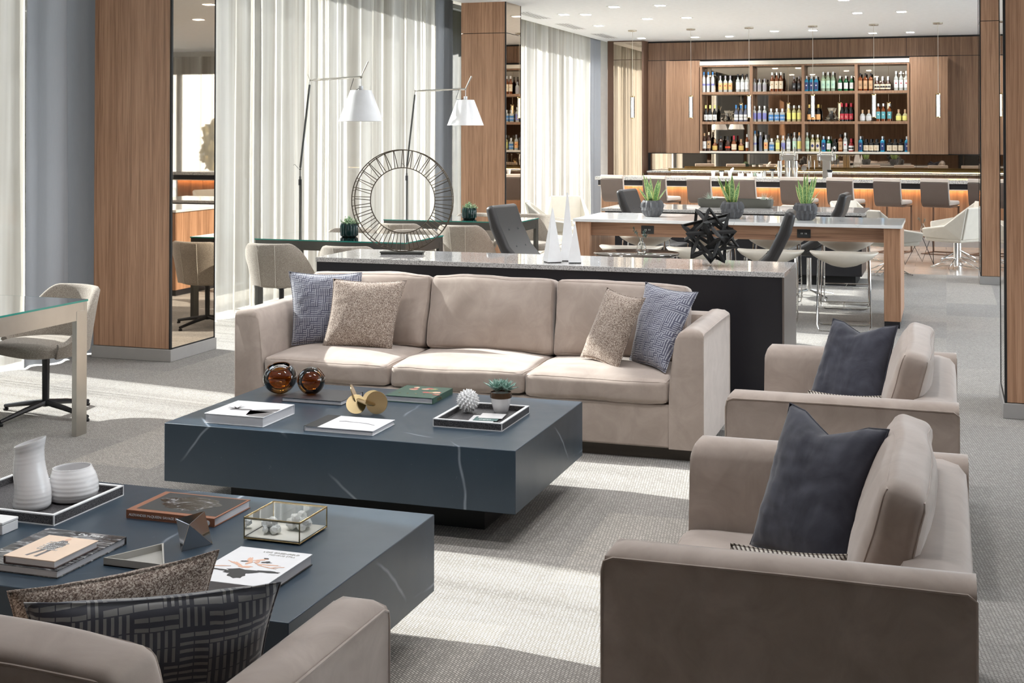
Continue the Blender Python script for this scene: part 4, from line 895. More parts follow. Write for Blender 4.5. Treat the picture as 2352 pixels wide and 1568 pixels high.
# ---------------------------------------------------------------- floor lamps
def floor_lamp(label, px, py, jz, ex, ey, ez, hx, hy, hz):
    """pole foot (px,py), mid joint height jz, elbow (ex,ey,ez), shade hangs at (hx,hy,hz)"""
    t = thing('floor_lamp', label, 'floor lamp', (px, py, 0), group='arc floor lamps'); L = lambda x, y, z: (x - px, y - py, z)
    MB().lathe([(0, 0), (.19, 0), (.19, .012), (.03, .02), (0, .02)], 32).build('base', M['steel'], t)
    J = Vector((0, 0, jz)); E = Vector(L(ex, ey, ez)); H = Vector(L(hx, hy, hz)); d = (H - E).normalized()
    MB().tube([(0, 0, .01), J - Vector((0, 0, .07))], .011, 10).build('pole', M['darksteel'], t)
    MB().tube([J - Vector((0, 0, .16)), J - Vector((0, 0, .10))], .017, 10).build('collar', M['black'], t)
    MB().tube([J - Vector((0, 0, .08)), J, J + (E - J) * .03], .007, 8).tube([J + Vector((-.02, 0, .01)), J + Vector((-.06, 0, .05)), J + Vector((-.075, 0, .045))], .0025, 6).lathe([(0, -.012), (.014, 0), (0, .012)], 10, J).build('joint', M['darksteel'], t)
    MB().tube([J + (E - J) * .02, E - (E - J).normalized() * .045], .0125, 8).build('lower_arm', M['darksteel'], t)
    MB().tube([E - (E - J).normalized() * .05, E - Vector((.01, 0, .03)), E, E + d * .06], .006, 8).tube([E, E + Vector((-.03, 0, .06))], .003, 6).lathe([(0, -.012), (.013, 0), (0, .012)], 10, E).build('elbow', M['steel'], t)
    MB().tube([E + d * .04, H], .0125, 8).build('upper_arm', M['chrome'], t)
    hd = Vector((.07, .02, .155)); MB().tube([H - hd * .1, H + hd * .4, H + hd], [.006, .009, .0105], 8).lathe([(0, -.016), (.016, 0), (0, .016)], 10, H).build('handle', M['steel'], t)
    MB().tube([H, H - Vector((0, 0, .1))], .004, 6).lathe([(0, -.09), (.022, -.09), (.022, -.125), (.018, -.135), (0, -.135)], 16, H).build('socket', M['lamp_white'], t)
    zt = H.z - .133; h = .31
    sh = MB().lathe([(.106, zt), (.224, zt - h), (.219, zt - h), (.101, zt - .002)], 48, (H.x, H.y, 0)); sh.f = [f for f in sh.f if len(f) == 4]; sh.m = [0] * len(sh.f)
    sh = sh.build('shade', M['lamp_white'], t, smooth=40)
    MB().lathe([(0, zt - .002), (.104, zt - .002)], 32, (H.x, H.y, 0)).build('shade_top', M['lamp_white'], sh)
    cd = [H - d * .08, H - d * .1 - Vector((0, 0, .06)), H - d * .12 - Vector((0, 0, .12)), H - d * .06 - Vector((0, 0, .13)), H - d * .02 - Vector((0, 0, .11))]
    MB().tube(cd, .003, 6).build('shade_cable', M['black'], t); MB().tube([J + Vector((.014, 0, -.1)), Vector((.02, 0, jz * .5)), Vector((.014, 0, .03))], .003, 6).build('cable', M['black'], t)
floor_lamp('tall steel arc floor lamp with a white conical shade, the nearer of two', -6.22, 11.98, 1.405, -6.13, 12.02, 2.31, -5.555, 12.0, 2.335)
floor_lamp('steel arc floor lamp with a white shade further back, beside the second column', -6.26, 14.85, 1.355, -6.17, 14.9, 2.29, -5.55, 15.0, 2.312)
# ---------------------------------------------------------------- succulents in teal pots
def small_pot(label, loc, s=1):
    t = thing('potted_succulent', label, 'potted plant', loc, group='succulents in dark teal pots')
    MB().lathe([(0, 0), (.066, 0), (.079, .015), (.080, .10), (.071, .128), (.062, .128), (.060, .11), (0, .11)], 96, fn=lambda a, z: 1 + .09 * abs(sin(a * 8)) if z > .008 else 1).build('pot', M['teal_pot'], t, smooth=50)
    mb = MB(); r = random.Random(6)
    for k in range(90):
        a = r.uniform(0, 6.28); el = r.uniform(.15, 1.5); L = r.uniform(.045, .085); d = Vector((cos(a) * cos(el), sin(a) * cos(el), sin(el) * .9)); b0 = Vector((d.x * .02, d.y * .02, .115)); p = b0 + d * L
        mb.tube([b0, p], .0015, 4)
        for q in range(5):
            e = Vector((r.gauss(0, 1), r.gauss(0, 1), r.gauss(0, 1))).normalized(); c = p - d * .006 * q; leaf_blade(mb, c, c + e * .013, .0045, n=2)
    mb.build('foliage', M['leaf_fine'], t, smooth=60); return t
small_pot('little green succulent in a ribbed teal pot on the nearer dark glass desk', (-5.384, 11.37, .7905))
small_pot('little green succulent in a ribbed teal pot on the further glass desk', (-5.20, 14.18, .7905))
# ---------------------------------------------------------------- charcoal high-back chairs: front faces local -y
def highback():
    t = thing('high_back_chair', '', 'chair'); prof = [(.40, 1.13), (.345, .95), (.245, .75), (.10, .60), (-.05, .51), (-.17, .47), (-.28, .46)]
    out = []; inn = []; n = len(prof)
    for i, (y, z) in enumerate(prof):
        a = prof[max(0, i - 1)]; c = prof[min(n - 1, i + 1)]; d = Vector((c[0] - a[0], c[1] - a[1])).normalized(); nr = Vector((-d.y, d.x)); th = .05 if 0 < i < n - 1 else .042
        out.append((y + nr.x * th, z + nr.y * th)); inn.append((y - nr.x * th, z - nr.y * th))
    poly = out + inn[::-1]; sh = MB().prism(poly, -.25, .25, 'x').build('shell', M['leather_d'], t, smooth=30, bevel=.035, seg=4); 
    for x in (-.09, .09):
        for z, y in ((.92, .275), (.77, .20)): MB().lathe([(0, .006), (.014, .0), (0, -.006)], 10, (x, y - .003, z), M=Matrix.Rotation(pi / 2, 4, 'X')).build('button', M['black'], sh)
    Box('seat_cushion', M['leather_d'], t, -.24, .24, -.28, .12, .455, .53, .03, 4)
    MB().lathe([(0, .42), (.028, .42), (.028, .06), (0, .06)], 14).build('column', M['chrome'], t)
    for k in range(4): a = pi / 4 + k * pi / 2; MB().tube([(0, 0, .075), (cos(a) * .32, sin(a) * .32, .014)], [.014, .009], 8).build('leg', M['chrome'], t)
    return t
base = highback(); first = True
for x, y, r, lb in ((-3.40, 11.12, pi / 2 - .14, 'left of the round marble table, buttons facing right'), (-1.62, 11.12, -pi / 2 + .08, 'right of the round marble table, seen edge-on'),
                    (-3.10, 14.72, pi / 2 - .14, 'behind the communal table beside the first snake plant'), (-1.42, 14.62, -pi / 2 - .05, 'behind the communal table near the third snake plant')):
    if first: base.location = (x, y, 0); base.rotation_euler = (0, 0, r); c = base; first = False
    else: c = copy_tree(base, (x, y, 0), r)
    c['label'] = 'charcoal leather high-back chair ' + lb; c['group'] = 'charcoal high-back chairs'
def bud_vase(label, loc, s=1.0, kind=0):
    t = thing('bud_vase', label, 'vase', loc)
    MB().lathe([(0, 0), (.030 * s, 0), (.040 * s, .02 * s), (.041 * s, .05 * s), (.028 * s, .085 * s), (.012 * s, .105 * s), (.016 * s, .125 * s), (.013 * s, .124 * s), (.0095 * s, .105 * s), (.026 * s, .082 * s), (.038 * s, .048 * s), (.036 * s, .022 * s), (0, .008 * s)], 24).build('vase_glass', M['vase_glass'], t, smooth=60)
    mb = MB(); r = random.Random(kind + 3)
    for k, (dx, dz) in enumerate(((-.07, .21), (.03, .19), (.055, .16))[:3 if kind == 0 else 2]):
        tip = Vector((dx * s, r.uniform(-.02, .02), dz * s)); mb.tube([(0, 0, .02 * s), (dx * .25 * s, 0, .12 * s), tip], .0016, 5)
        for q in range(26):
            d = Vector((r.gauss(0, 1), r.gauss(0, 1), r.gauss(.3, 1))).normalized(); b0 = tip.lerp(Vector((0, 0, .10 * s)), r.random() * .45); leaf_blade(mb, b0, b0 + d * .028 * s, .0035, n=2)
    mb.build('thistle_sprig', plain('thistle_green', (.10, .17, .15), .6), t, smooth=60); return t
def round_table(label, x, y, z=.74, r=.37):
    t = thing('round_table', label, 'table', (x, y, 0)); MB().lathe([(0, z - .03), (r - .03, z - .03), (r, z - .012), (r, z - .004), (r - .006, z), (0, z)], 56).build('marble_top', M['marble_brown'], t, smooth=40)
    MB().lathe([(0, z - .03), (.12, z - .035), (.03, z - .06), (.025, .03), (0, .03)], 20).build('column', M['chrome'], t); MB().lathe([(0, 0), (.24, 0), (.24, .01), (.05, .03), (0, .03)], 32).build('base', M['chrome'], t)
round_table('round dark marble table between two charcoal chairs, in front of the communal table', -2.55, 11.16)
round_table('round dark marble table behind the communal table, mostly hidden', -2.3, 14.65)
bud_vase('small clear glass vase of thistles on the round marble table', (-2.50, 11.14, .7402), 1.0)
# ---------------------------------------------------------------- communal table
t = thing('communal_table', 'walnut counter-height communal table with a white quartz top', 'table', (-1.93, 12.96, 0)); ox, oy = -1.93, 12.96
Box('quartz_top', M['quartz'], t, -3.472 - ox, -.378 - ox, 12.42 - oy, 13.50 - oy, .908, .938, .002)
for lx0, lx1 in ((-3.455, -3.31), (-.54, -.393)):
    Box('end_leg', M['wood'], t, lx0 - ox, lx1 - ox, 12.44 - oy, 13.48 - oy, .062, .906, .002); Box('leg_foot', M['black'], t, lx0 - ox + .003, lx1 - ox - .008, 12.45 - oy, 13.46 - oy, 0, .062)
for y0 in (12.50, 13.38): Box('apron', M['wood_h'], t, -3.31 - ox, -.54 - ox, y0 - oy, y0 + .03 - oy, .772, .9, .001)
for x in (-2.745, -1.98, -1.26):
    o = Box('power_outlet', M['black_matte'], t, x - ox - .062, x - ox + .062, 12.494 - oy, 12.5005 - oy, .80, .878); s_ = MB()
    for q in (-.018, .018):
        for w_ in (-.006, .006): s_.box(x - ox + q + w_ - .0015, x - ox + q + w_ + .0015, 12.4925 - oy, 12.494 - oy, .833, .846)
    s_.build('socket_slots', M['white_paint'], o)
# second counter, granite on black
t = thing('granite_island', 'black counter with a speckled granite top, between communal table and bar', 'counter', (-2.45, 16.15, 0)); ox, oy = -2.45, 16.15
Box('granite_top', M['granite'], t, -4.0 - ox, -.885 - ox, 15.58 - oy, 16.72 - oy, .825, .86, .002); Box('black_body', M['black'], t, -3.97 - ox, -.925 - ox, 15.66 - oy, 16.66 - oy, .12, .825); Box('toe_kick', M['black_matte'], t, -3.9 - ox, -1.0 - ox, 15.75 - oy, 16.6 - oy, 0, .12)
# snake plants
def snake(label, loc, seed):
    t = thing('snake_plant', label, 'potted plant', loc, seed * 1.3, 'snake plants on the communal table')
    def fac(a, z): return .95 + .085 * (1 - abs(((a * 14 / (2 * pi) + (.5 if z > .07 else 0)) % 1) * 2 - 1) * 2) * min(1, z * 30) * min(1, max(0, (.158 - z) * 40))
    MB().lathe([(0, 0), (.070, 0), (.082, .008), (.096, .035), (.108, .065), (.114, .095), (.113, .122), (.107, .145), (.098, .163), (.086, .163), (.088, .145), (0, .14)], 84, fn=fac).build('faceted_pot', M['charcoal_pot'], t, smooth=15)
    r = random.Random(seed); lf = MB(); ed = MB(); n = 9
    for k in range(n):
        a = r.uniform(0, 6.28); el = r.uniform(.95, 1.5); L = r.uniform(.20, .34) * (1 if el > 1.1 else .75); tw = r.uniform(-.4, .4); b0 = Vector((cos(a) * .03, sin(a) * .03, .135)); d = Vector((cos(a) * cos(el), sin(a) * cos(el), sin(el)))
        side = d.cross(Vector((cos(a), sin(a), .3))).normalized(); w0 = r.uniform(.015, .023); K = 9; vs = []; es = []
        for i in range(K + 1):
            s_ = i / K; p = b0 + d * L * s_ + Vector((cos(a), sin(a), 0)) * .03 * s_ * s_; sd_ = (Matrix.Rotation(tw * s_, 3, d) @ side); ww = w0 * (.5 + .75 * sin(pi * min(1, s_ * .9 + .1) ** .9)) * (1 - s_ ** 5); nn = sd_.cross(d) * ww * .3
            vs += [p - sd_ * ww * .8 + nn, p, p + sd_ * ww * .8 + nn]; es.append((p - sd_ * ww * 1.08 + nn * 1.3, p - sd_ * ww * .8 + nn, p + sd_ * ww * .8 + nn, p + sd_ * ww * 1.08 + nn * 1.3))
        lf.add(vs, [(i * 3 + q, i * 3 + q + 1, i * 3 + q + 4, i * 3 + q + 3) for i in range(K) for q in (0, 1)])
        for q in (0, 2): ed.add([e[q] for e in es] + [e[q + 1] for e in es], [(i, i + 1, K + 2 + i, K + 1 + i) for i in range(K)])
    l_ = lf.build('leaves', M['leaf_snake'], t, smooth=60); ed.build('leaf_margins', M['leaf_edge'], l_, smooth=60)
for k, (x, y, lb) in enumerate(((-2.80, 12.97, 'leftmost of three on the communal table'), (-1.995, 12.95, 'middle one of three, behind the black star sculpture'), (-1.288, 12.91, 'rightmost of three on the communal table'))): snake('snake plant in a faceted charcoal pot, ' + lb, (x, y, .9382), k + 2)
# planter tray with air plants
t = thing('stone_planter', 'long shallow grey stone planter on the granite island', 'planter', (-2.47, 16.28, .8602))
def pl(u, v):
    a = 2 * pi * u; p = 5; c, s_ = cos(a), sin(a); k = (abs(c) ** p + abs(s_) ** p) ** (-1 / p); r, z = [(.0, 0), (.92, 0), (.98, .02), (1, .05), (1, .105), (.96, .105), (.94, .06), (0, .06)][round(v * 7)]; return (.46 * r * c * k, .13 * r * s_ * k, z)
MB().grid(pl, 48, 8, closed_u=True).build('bowl', plain('dark_olive_stone', (.085, .083, .068), .5), t, smooth=45, weld=True)
def air_plant(label, loc, s=1):
    mb = MB(); r = random.Random(9)
    for k in range(40): a = r.uniform(0, 6.28); el = r.uniform(.15, 1.4); d = Vector((cos(a) * cos(el), sin(a) * cos(el), sin(el))); mb.tube([(0, 0, 0), d * .05 * s, d * .1 * s + Vector((0, 0, -.015 * cos(el)))], [.003, .0025, .0006], 4)
    o = mb.build('air_plant', M['leaf_air'], None, smooth=60); o.location = loc; return tag(o, label, 'air plant', 'spiky air plants')
air_plant('spiky grey air plant at the left end of the stone planter', (-2.78, 16.28, .925), 1.3); air_plant('spiky grey air plant at the right end of the stone planter', (-2.11, 16.28, .925), 1.3)
# ---------------------------------------------------------------- white counter stools (front = -y)
def stool():
    t = thing('counter_stool', '', 'stool')
    def top(x, y): e = (abs(x) / .305) ** 2.2; return .655 + .05 * e + (.05 if y < 0 else .03) * (y / .2) ** 2 * (1 - e)
    def f(u, v):
        a = 2 * pi * u; j = round(v * 11); rr = [0, .35, .62, .82, .93, .985, 1, .985, .9, .7, .4, 0][j]; p = 2.5; c, s_ = cos(a), sin(a); k = (abs(c) ** p + abs(s_) ** p) ** (-1 / p); x, y = .305 * rr * c * k, .205 * rr * s_ * k
        xe, ye = x, y; z = top(xe, ye); 
        if j >= 6: z -= (.022, .045, .08, .095, .10, .075)[j - 6] * (1 - .72 * (abs(x) / .305) ** 1.5)
        return (x, y, z)
    MB().grid(f, 48, 12, closed_u=True).build('seat', M['leather_w'], t, smooth=60, weld=True)
    for sy_ in (-1, 1):
        y0, y1 = sy_ * .12, sy_ * .20; x0, x1 = .225, .235
        MB().tube([(-x0, y0, .635), (-x1, y1, .06), (-x1 + .012, y1, .018), (-x1 + .05, y1, .008), (x1 - .05, y1, .008), (x1 - .012, y1, .018), (x1, y1, .06), (x0, y0, .635)], .0075, 8).build('leg_loop', M['chrome'], t)
    for sx_ in (-1, 1): MB().tube([(sx_ * .232, -.165, .28), (sx_ * .232, .165, .28)], .006, 6).build('side_rail', M['chrome'], t)
    MB().tube([(-.232, -.178, .22), (.232, -.178, .22)], .006, 6).build('footrest', M['chrome'], t); MB().tube([(-.232, .178, .22), (.232, .178, .22)], .006, 6).build('footrest', M['chrome'], t)
    MB().tube([(0, -.178, .22), (0, .178, .22)], .004, 6).build('cross_rail', M['chrome'], t)
    return t
base = stool(); first = True; od = ('leftmost', 'second from left', 'third from left', 'rightmost')
for r_, (xs, yy, rz) in enumerate((((-2.855, -2.205, -1.54, -.882), 12.28, 0.06), ((-3.05, -2.35, -1.67, -.972), 13.82, pi))):
    for k, x in enumerate(xs):
        if first: base.location = (x, yy, 0); base.rotation_euler = (0, 0, rz); c = base; first = False
        else: c = copy_tree(base, (x, yy, 0), rz)
        c['label'] = 'white saddle-seat stool, %s on the %s side of the communal table' % (od[k], 'near' if r_ == 0 else 'far'); c['group'] = 'white counter stools'
# ---------------------------------------------------------------- cream faceted lounge chairs (front = -y)
def lounge():
    t = thing('lounge_chair', '', 'chair'); m = M['leather_c']; th = .045
    def panel(name, q, par=t): return MB().add(q, [tuple(range(len(q)))]).build(name, m, par, smooth=0, solid=th, bevel=.015, seg=3)
    panel('backrest', [(-.22, .24, .40), (.22, .24, .40), (.23, .34, .82), (-.23, .34, .82)])
    for s in (-1, 1): panel('armrest', [(s * .225, .245, .40), (s * .27, -.30, .42), (s * .31, -.29, .53), (s * .31, .05, .585), (s * .235, .34, .815)])
    Box('seat', m, t, -.245, .245, -.31, .24, .36, .45, .03, 3)
    MB().lathe([(0, .36), (.03, .36), (.03, .04), (0, .04)], 14).build('column', M['chrome'], t)
    for k in range(4):
        a = .3 + k * pi / 2; d = Vector((cos(a), sin(a), 0)); n_ = Vector((-sin(a), cos(a), 0)); MB().tube([d * .03 + Vector((0, 0, .14)), d * .28 + Vector((0, 0, .03)), d * .33 + n_ * .03 + Vector((0, 0, .01)), d * .3 + n_ * .06 + Vector((0, 0, .008)), d * .03 + Vector((0, 0, .05))], .0065, 6).build('leg', M['chrome'], t)
    return t
base = lounge(); first = True
for x, y, r, lb in ((.12, 18.20, -2.2, 'at the right, half hidden by the slim column'), (.17, 19.35, -1.2, 'behind the right-hand one, beside the small wire table'), (-.70, 17.25, 2.35, 'right of the granite island, its back to the camera'), (-1.14, 18.95, .8, 'left of the small wire table, near the bar stools'),
                    (-5.28, 17.75, 1.8, 'in front of the far sheer curtain, turned sideways'), (-5.4, 19.0, .35, 'against the far sheer curtain, facing the camera'), (-3.62, 17.9, 2.6, 'behind the leftmost snake plant'), (-3.0, 18.3, 3.3, 'behind the granite island at its middle'), (-1.75, 18.0, 2.8, 'behind the rightmost snake plant')):
    if first: base.location = (x, y, 0); base.rotation_euler = (0, 0, r); c = base; first = False
    else: c = copy_tree(base, (x, y, 0), r)
    c['label'] = 'cream angular lounge chair ' + lb; c['group'] = 'cream lounge chairs'
t = thing('wire_side_table', 'small brown-topped side table on black wire legs, before the bar', 'side table', (-.42, 18.75, 0))
MB().lathe([(0, .415), (.33, .415), (.33, .43), (0, .43)], 40).build('tabletop', M['wood_dark'], t)
mb = MB()
for k in range(4):
    a = k * pi / 2 + .4; p = lambda r, an, z: (r * cos(an), r * sin(an), z)
    mb.tube([p(.26, a, .415), p(.28, a + pi / 4, .008), p(.26, a + pi / 2, .415)], .005, 6)
mb.build('wire_legs', M['black'], t)
bud_vase('tiny clear vase with a green sprig on the wire side table', (-.30, 18.78, .4302), .95, 1)
# high table and seats across the aisle, seen only in the mirrored column
t = thing('high_table', 'dark high table before the end window, seen in the mirrored column', 'table', (7.6, 13.0, 0)); Box('top', M['wood_dark'], t, -.45, .45, -2.2, 2.2, 1.0, 1.06); Box('end_leg', M['wood_dark'], t, -.45, .45, -2.2, -2.05, 0, 1.0); Box('end_leg', M['wood_dark'], t, -.45, .45, 2.05, 2.2, 0, 1.0); t.location = (5.6, 21.6, 0); t.rotation_euler = (0, 0, pi / 2)
snake('snake plant on the dark high table, seen in the mirrored column', (5.3, 21.6, 1.061), 5)
# ---------------------------------------------------------------- the bar
t = thing('bar_counter', 'long bar with a pale granite top and glowing walnut front', 'bar', (-1.3, 21.8, 0)); ox, oy = -1.3, 21.8; BX0, BX1 = -5.60, 2.4
Box('granite_top', M['granite_bar'], t, BX0 - ox, BX1 - ox, 21.4 - oy, 22.2 - oy, .995, 1.052, .003)
Box('black_fascia', M['black'], t, BX0 + .04 - ox, BX1 - ox, 21.46 - oy, 21.60 - oy, .905, .995)
Box('led_strip', M['led'], t, BX0 + .1 - ox, BX1 - ox, 21.565 - oy, 21.585 - oy, .893, .904)
Box('lip', M['stone_band'], t, BX0 + .04 - ox, BX1 - ox, 21.457 - oy, 21.47 - oy, .893, .906)
Box('bar_body', M['black_matte'], t, BX0 + .06 - ox, BX1 - ox, 21.66 - oy, 22.12 - oy, .0, .995)
x = BX0 + .05; n = 0
while x < BX1 - .1: Box('wood_panel', M['wood_light'], t, x - ox, min(x + .735, BX1) - ox, 21.64 - oy, 21.66 - oy, .15, .905); x += .74
Box('stone_skirting', M['concrete'], t, BX0 + .05 - ox, BX1 - ox, 21.64 - oy, 21.655 - oy, 0, .14)
for x in (-4.8, -3.4, -1.9, -1.35, -.72, .0): Box('power_outlet', M['black_matte'], t, x - ox - .05, x - ox + .05, 21.456 - oy, 21.461 - oy, .925, .975)
# bar stools (front = -y local)
def bar_stool():
    t = thing('bar_stool', '', 'bar stool')
    pr = [(.245, 1.055), (.235, .95), (.215, .83), (.20, .765), (.175, .72), (.13, .70), (-.24, .71)]; th = .014; o1 = []; o2 = []; n = len(pr)
    for i, (y, z) in enumerate(pr):
        a = pr[max(0, i - 1)]; c = pr[min(n - 1, i + 1)]; d = Vector((c[0] - a[0], c[1] - a[1])).normalized(); o1.append((y - d.y * th, z + d.x * th)); o2.append((y, z))
    MB().prism(o1 + o2[::-1], -.205, .205, 'x').build('shell', M['leather_b'], t, smooth=40, bevel=.004)
    pd = MB(); q = [(y - .017 - .001, z) for y, z in pr[:4]]; pp = [(.245, 1.105)] + [(y - .002 - .0, z) for y, z in pr[:4]]
    pd.prism([(.252, 1.058), (.25, 1.105), (.232, 1.118), (.20, 1.108), (.185, .95), (.165, .84), (.155, .78), (.183, .775), (.20, .83), (.219, .95), (.229, 1.073)], -.208, .208, 'x'); pd.build('back_pad', M['pad'], t, smooth=40, bevel=.01, seg=3)
    Box('seat_pad', M['pad'], t, -.205, .205, -.245, .165, .717, .782, .025, 4)
    f = M['wood_dark']; s = MB()
    for sx_ in (-1, 1): s.box(sx_ * .19 - .009, sx_ * .19 + .009, -.235, -.213, .012, .705)
    s.box(-.199, .199, -.235, -.213, .68, .70); s.box(-.199, .199, -.235, .17, .700, .709)
    s.build('front_legs', f, t); MB().box(-.2, .2, -.24, -.19, 0, .014).box(-.2, .2, .2, .25, 0, .014).box(-.2, -.16, -.19, .2, 0, .014).box(.16, .2, -.19, .2, 0, .014).build('base_frame', f, t)
    MB().box(-.19, .19, -.232, -.214, .25, .265).build('footrest', f, t); return t
base = bar_stool(); first = True; od = ['first', 'second', 'third', 'fourth', 'fifth', 'sixth', 'seventh', 'eighth', 'ninth']
for k, x in enumerate((-4.93, -4.25, -3.55, -2.87, -2.12, -1.43, -.75, -.08, .58)):
    if first: base.location = (x, 20.42, 0); base.rotation_euler = (0, 0, pi - .36); c = base; first = False
    else: c = copy_tree(base, (x, 20.42, 0), pi - .36)
    c['label'] = 'brown leather bar stool with pale pads, %s from the left along the bar' % od[k]; c['group'] = 'bar stools'
# back counter
t = thing('back_counter', 'low back counter with brass-trimmed edge under the bottle shelves', 'counter', (-1.5, 23.9, 0)); ox, oy = -1.5, 23.9
Box('granite_top', M['granite_bar'], t, -5.2 - ox, 2.4 - ox, 23.62 - oy, 24.41 - oy, 1.06, 1.09); Box('cabinet_front', M['wood_bar'], t, -5.2 - ox, 2.4 - ox, 23.68 - oy, 24.40 - oy, .1, 1.06); Box('toe_kick', M['black_matte'], t, -5.2 - ox, 2.4 - ox, 23.74 - oy, 24.4 - oy, 0, .1)
MB().box(-4.8 - ox, 2.4 - ox, 23.60 - oy, 23.64 - oy, 1.095, 1.14).build('brass_rail', M['brass'], t); Box('led_strip', M['led_back'], t, -4.75 - ox, 2.4 - ox, 23.597 - oy, 23.60 - oy, 1.096, 1.106)
# wall panels
def wpanel(name, x0, x1, z0, z1, y=YW - .02, m=None, d=.02): o = Box(name, m or M['wood_bar'], None, x0, x1, y, y + d - .0005, z0, z1); o['kind'] = 'structure'; return o
k = 2; xs = [-5.35, -4.246, -3.047, -1.845, -.657, .55, 1.75, 2.55]
for a, b_ in zip(xs[:-1], xs[1:]): wpanel('wall_back_upper', a + .004, b_ - .004, 3.155, HC - .03).name = 'wall_back_upper'
wpanel('wall_back_left', -5.35, -4.94, 1.41, 3.145); wpanel('wall_back_right', .04, 1.2, 1.41, 3.145); wpanel('wall_back_right', 1.205, 2.55, 0, 3.145)
wpanel('wall_back_joint', -5.36, 2.56, 0, HC, YW - .012, M['black_matte'], .012)
# mirror behind the counter
t = thing('backsplash_mirror', 'long bronze mirror band between back counter and shelves, reflecting the room', 'mirror', (-1.6, YW - .03, 1.09)); xx = -5.3
for b_ in (-4.1, -2.9, -1.7, -.5, .7, 1.2): Box('mirror_panel', M['mirror'], t, xx + 1.6 + .002, b_ + 1.6 - .002, -.006, .006, .003, .32); xx = b_
Box('soffit', M['black_matte'], t, -5.3 + 1.6, 1.2 + 1.6, -.05, .008, .305, .32)
# shelf unit
SY0, SY1 = 24.09, 24.42
t = thing('bottle_shelves', 'walnut bottle shelving with mirror back and stone edges, above the back counter', 'shelf', (-2.454, SY0, 1.413)); ox, oy, oz = -2.454, SY0, 1.413
SX0, SX1 = -4.306, -.602; 
Box('top_band', M['stone_band'], t, SX0 - ox, SX1 - ox, -.004, SY1 - oy, 3.027 - oz, 3.10 - oz); Box('bottom_band', M['stone_band'], t, SX0 - ox, SX1 - ox, -.004, SY1 - oy, 0, .036)
SH = [1.449, 1.991, 2.536]
for z in (1.9675, 2.511): Box('shelf', M['wood_light'], t, SX0 - ox, SX1 - ox, .004, SY1 - oy, z - .0235 - oz, z + .024 - oz)
Box('shelf_top_board', M['wood_light'], t, SX0 - ox, SX1 - ox, .01, SY1 - oy, 3.0 - oz, 3.026 - oz)
for x in (SX0 + .012, -3.365, -2.438, -1.51, SX1 - .012): Box('divider', M['wood_light'], t, x - .026 - ox, x + .026 - ox, .0, SY1 - oy, .037, 3.0 - oz)
Box('mirror_back', M['mirror'], t, SX0 - ox, SX1 - ox, SY1 - .012 - oy, SY1 - .004 - oy, .037, 3.0 - oz)
for nm, x0, x1 in (('left', -4.94, SX0), ('right', SX1, .04)):
    t = thing('wall_cabinet', 'tall walnut wall cabinet at the %s end of the bottle shelves' % nm, 'cabinet', ((x0 + x1) / 2, SY0, 1.41)); w_ = (x1 - x0) / 2
    Box('carcass', M['wood_bar'], t, -w_ + .001, w_ - .001, .021, SY1 - SY0, 0, 1.70); Box('door', M['wood_light'], t, -w_ + .001, w_ - .001, 0, .02, 0, 1.71)
# ---------------------------------------------------------------- bottles
def pm(n, c, r=.12, **k): return plain(n, c, r, **k)
def backlit_glass(n, c):  # pale share mixed in imitates light shining through the bottles
    t = NT(n); tr = t.n('BsdfTransparent', {0: (*c, 1)}).outputs[0]; df = t.n('BsdfPrincipled', {'Base Color': (*c, 1), 'Roughness': .08}).outputs[0]
    mx = t.n('MixShader', {0: .42}); t.t.links.new(tr, mx.inputs[1]); t.t.links.new(df, mx.inputs[2]); t.t.links.new(mx.outputs[0], t.o.inputs[0]); return t.m
BM = {'clear': backlit_glass('bottle_clear', (.80, .82, .78)), 'frost': pm('bottle_frosted', (.50, .52, .50), .35), 'smoke': pm('bottle_smoke', (.10, .11, .15)), 'dark': pm('bottle_dark', (.012, .012, .012)), 'amber': pm('bottle_amber', (.16, .045, .012)), 'brown': pm('bottle_brown', (.05, .02, .012)),
      'blue': pm('bottle_blue', (.02, .22, .36)), 'green': pm('bottle_green', (.01, .11, .035)), 'red': pm('bottle_red', (.22, .01, .01)), 'pale': backlit_glass('bottle_pale_green', (.62, .74, .56)), 'straw': backlit_glass('bottle_straw', (.82, .76, .42))}
LM = {k: pm('label_' + k, c, .5) for k, c in {'white': (.74, .74, .72), 'orange': (.75, .40, .16), 'cream': (.70, .60, .44), 'tan': (.48, .30, .16), 'black': (.02, .02, .022), 'navy': (.03, .04, .14), 'sky': (.05, .20, .45), 'violet': (.20, .20, .45), 'yellow': (.75, .72, .22), 'red': (.45, .03, .05), 'mint': (.52, .72, .55), 'gold': (.60, .42, .12), 'grey': (.30, .28, .30), 'teal': (.10, .35, .38), 'scarlet': (.65, .06, .02), 'silver': (.6, .6, .6), 'cork': (.50, .33, .20)}.items()}
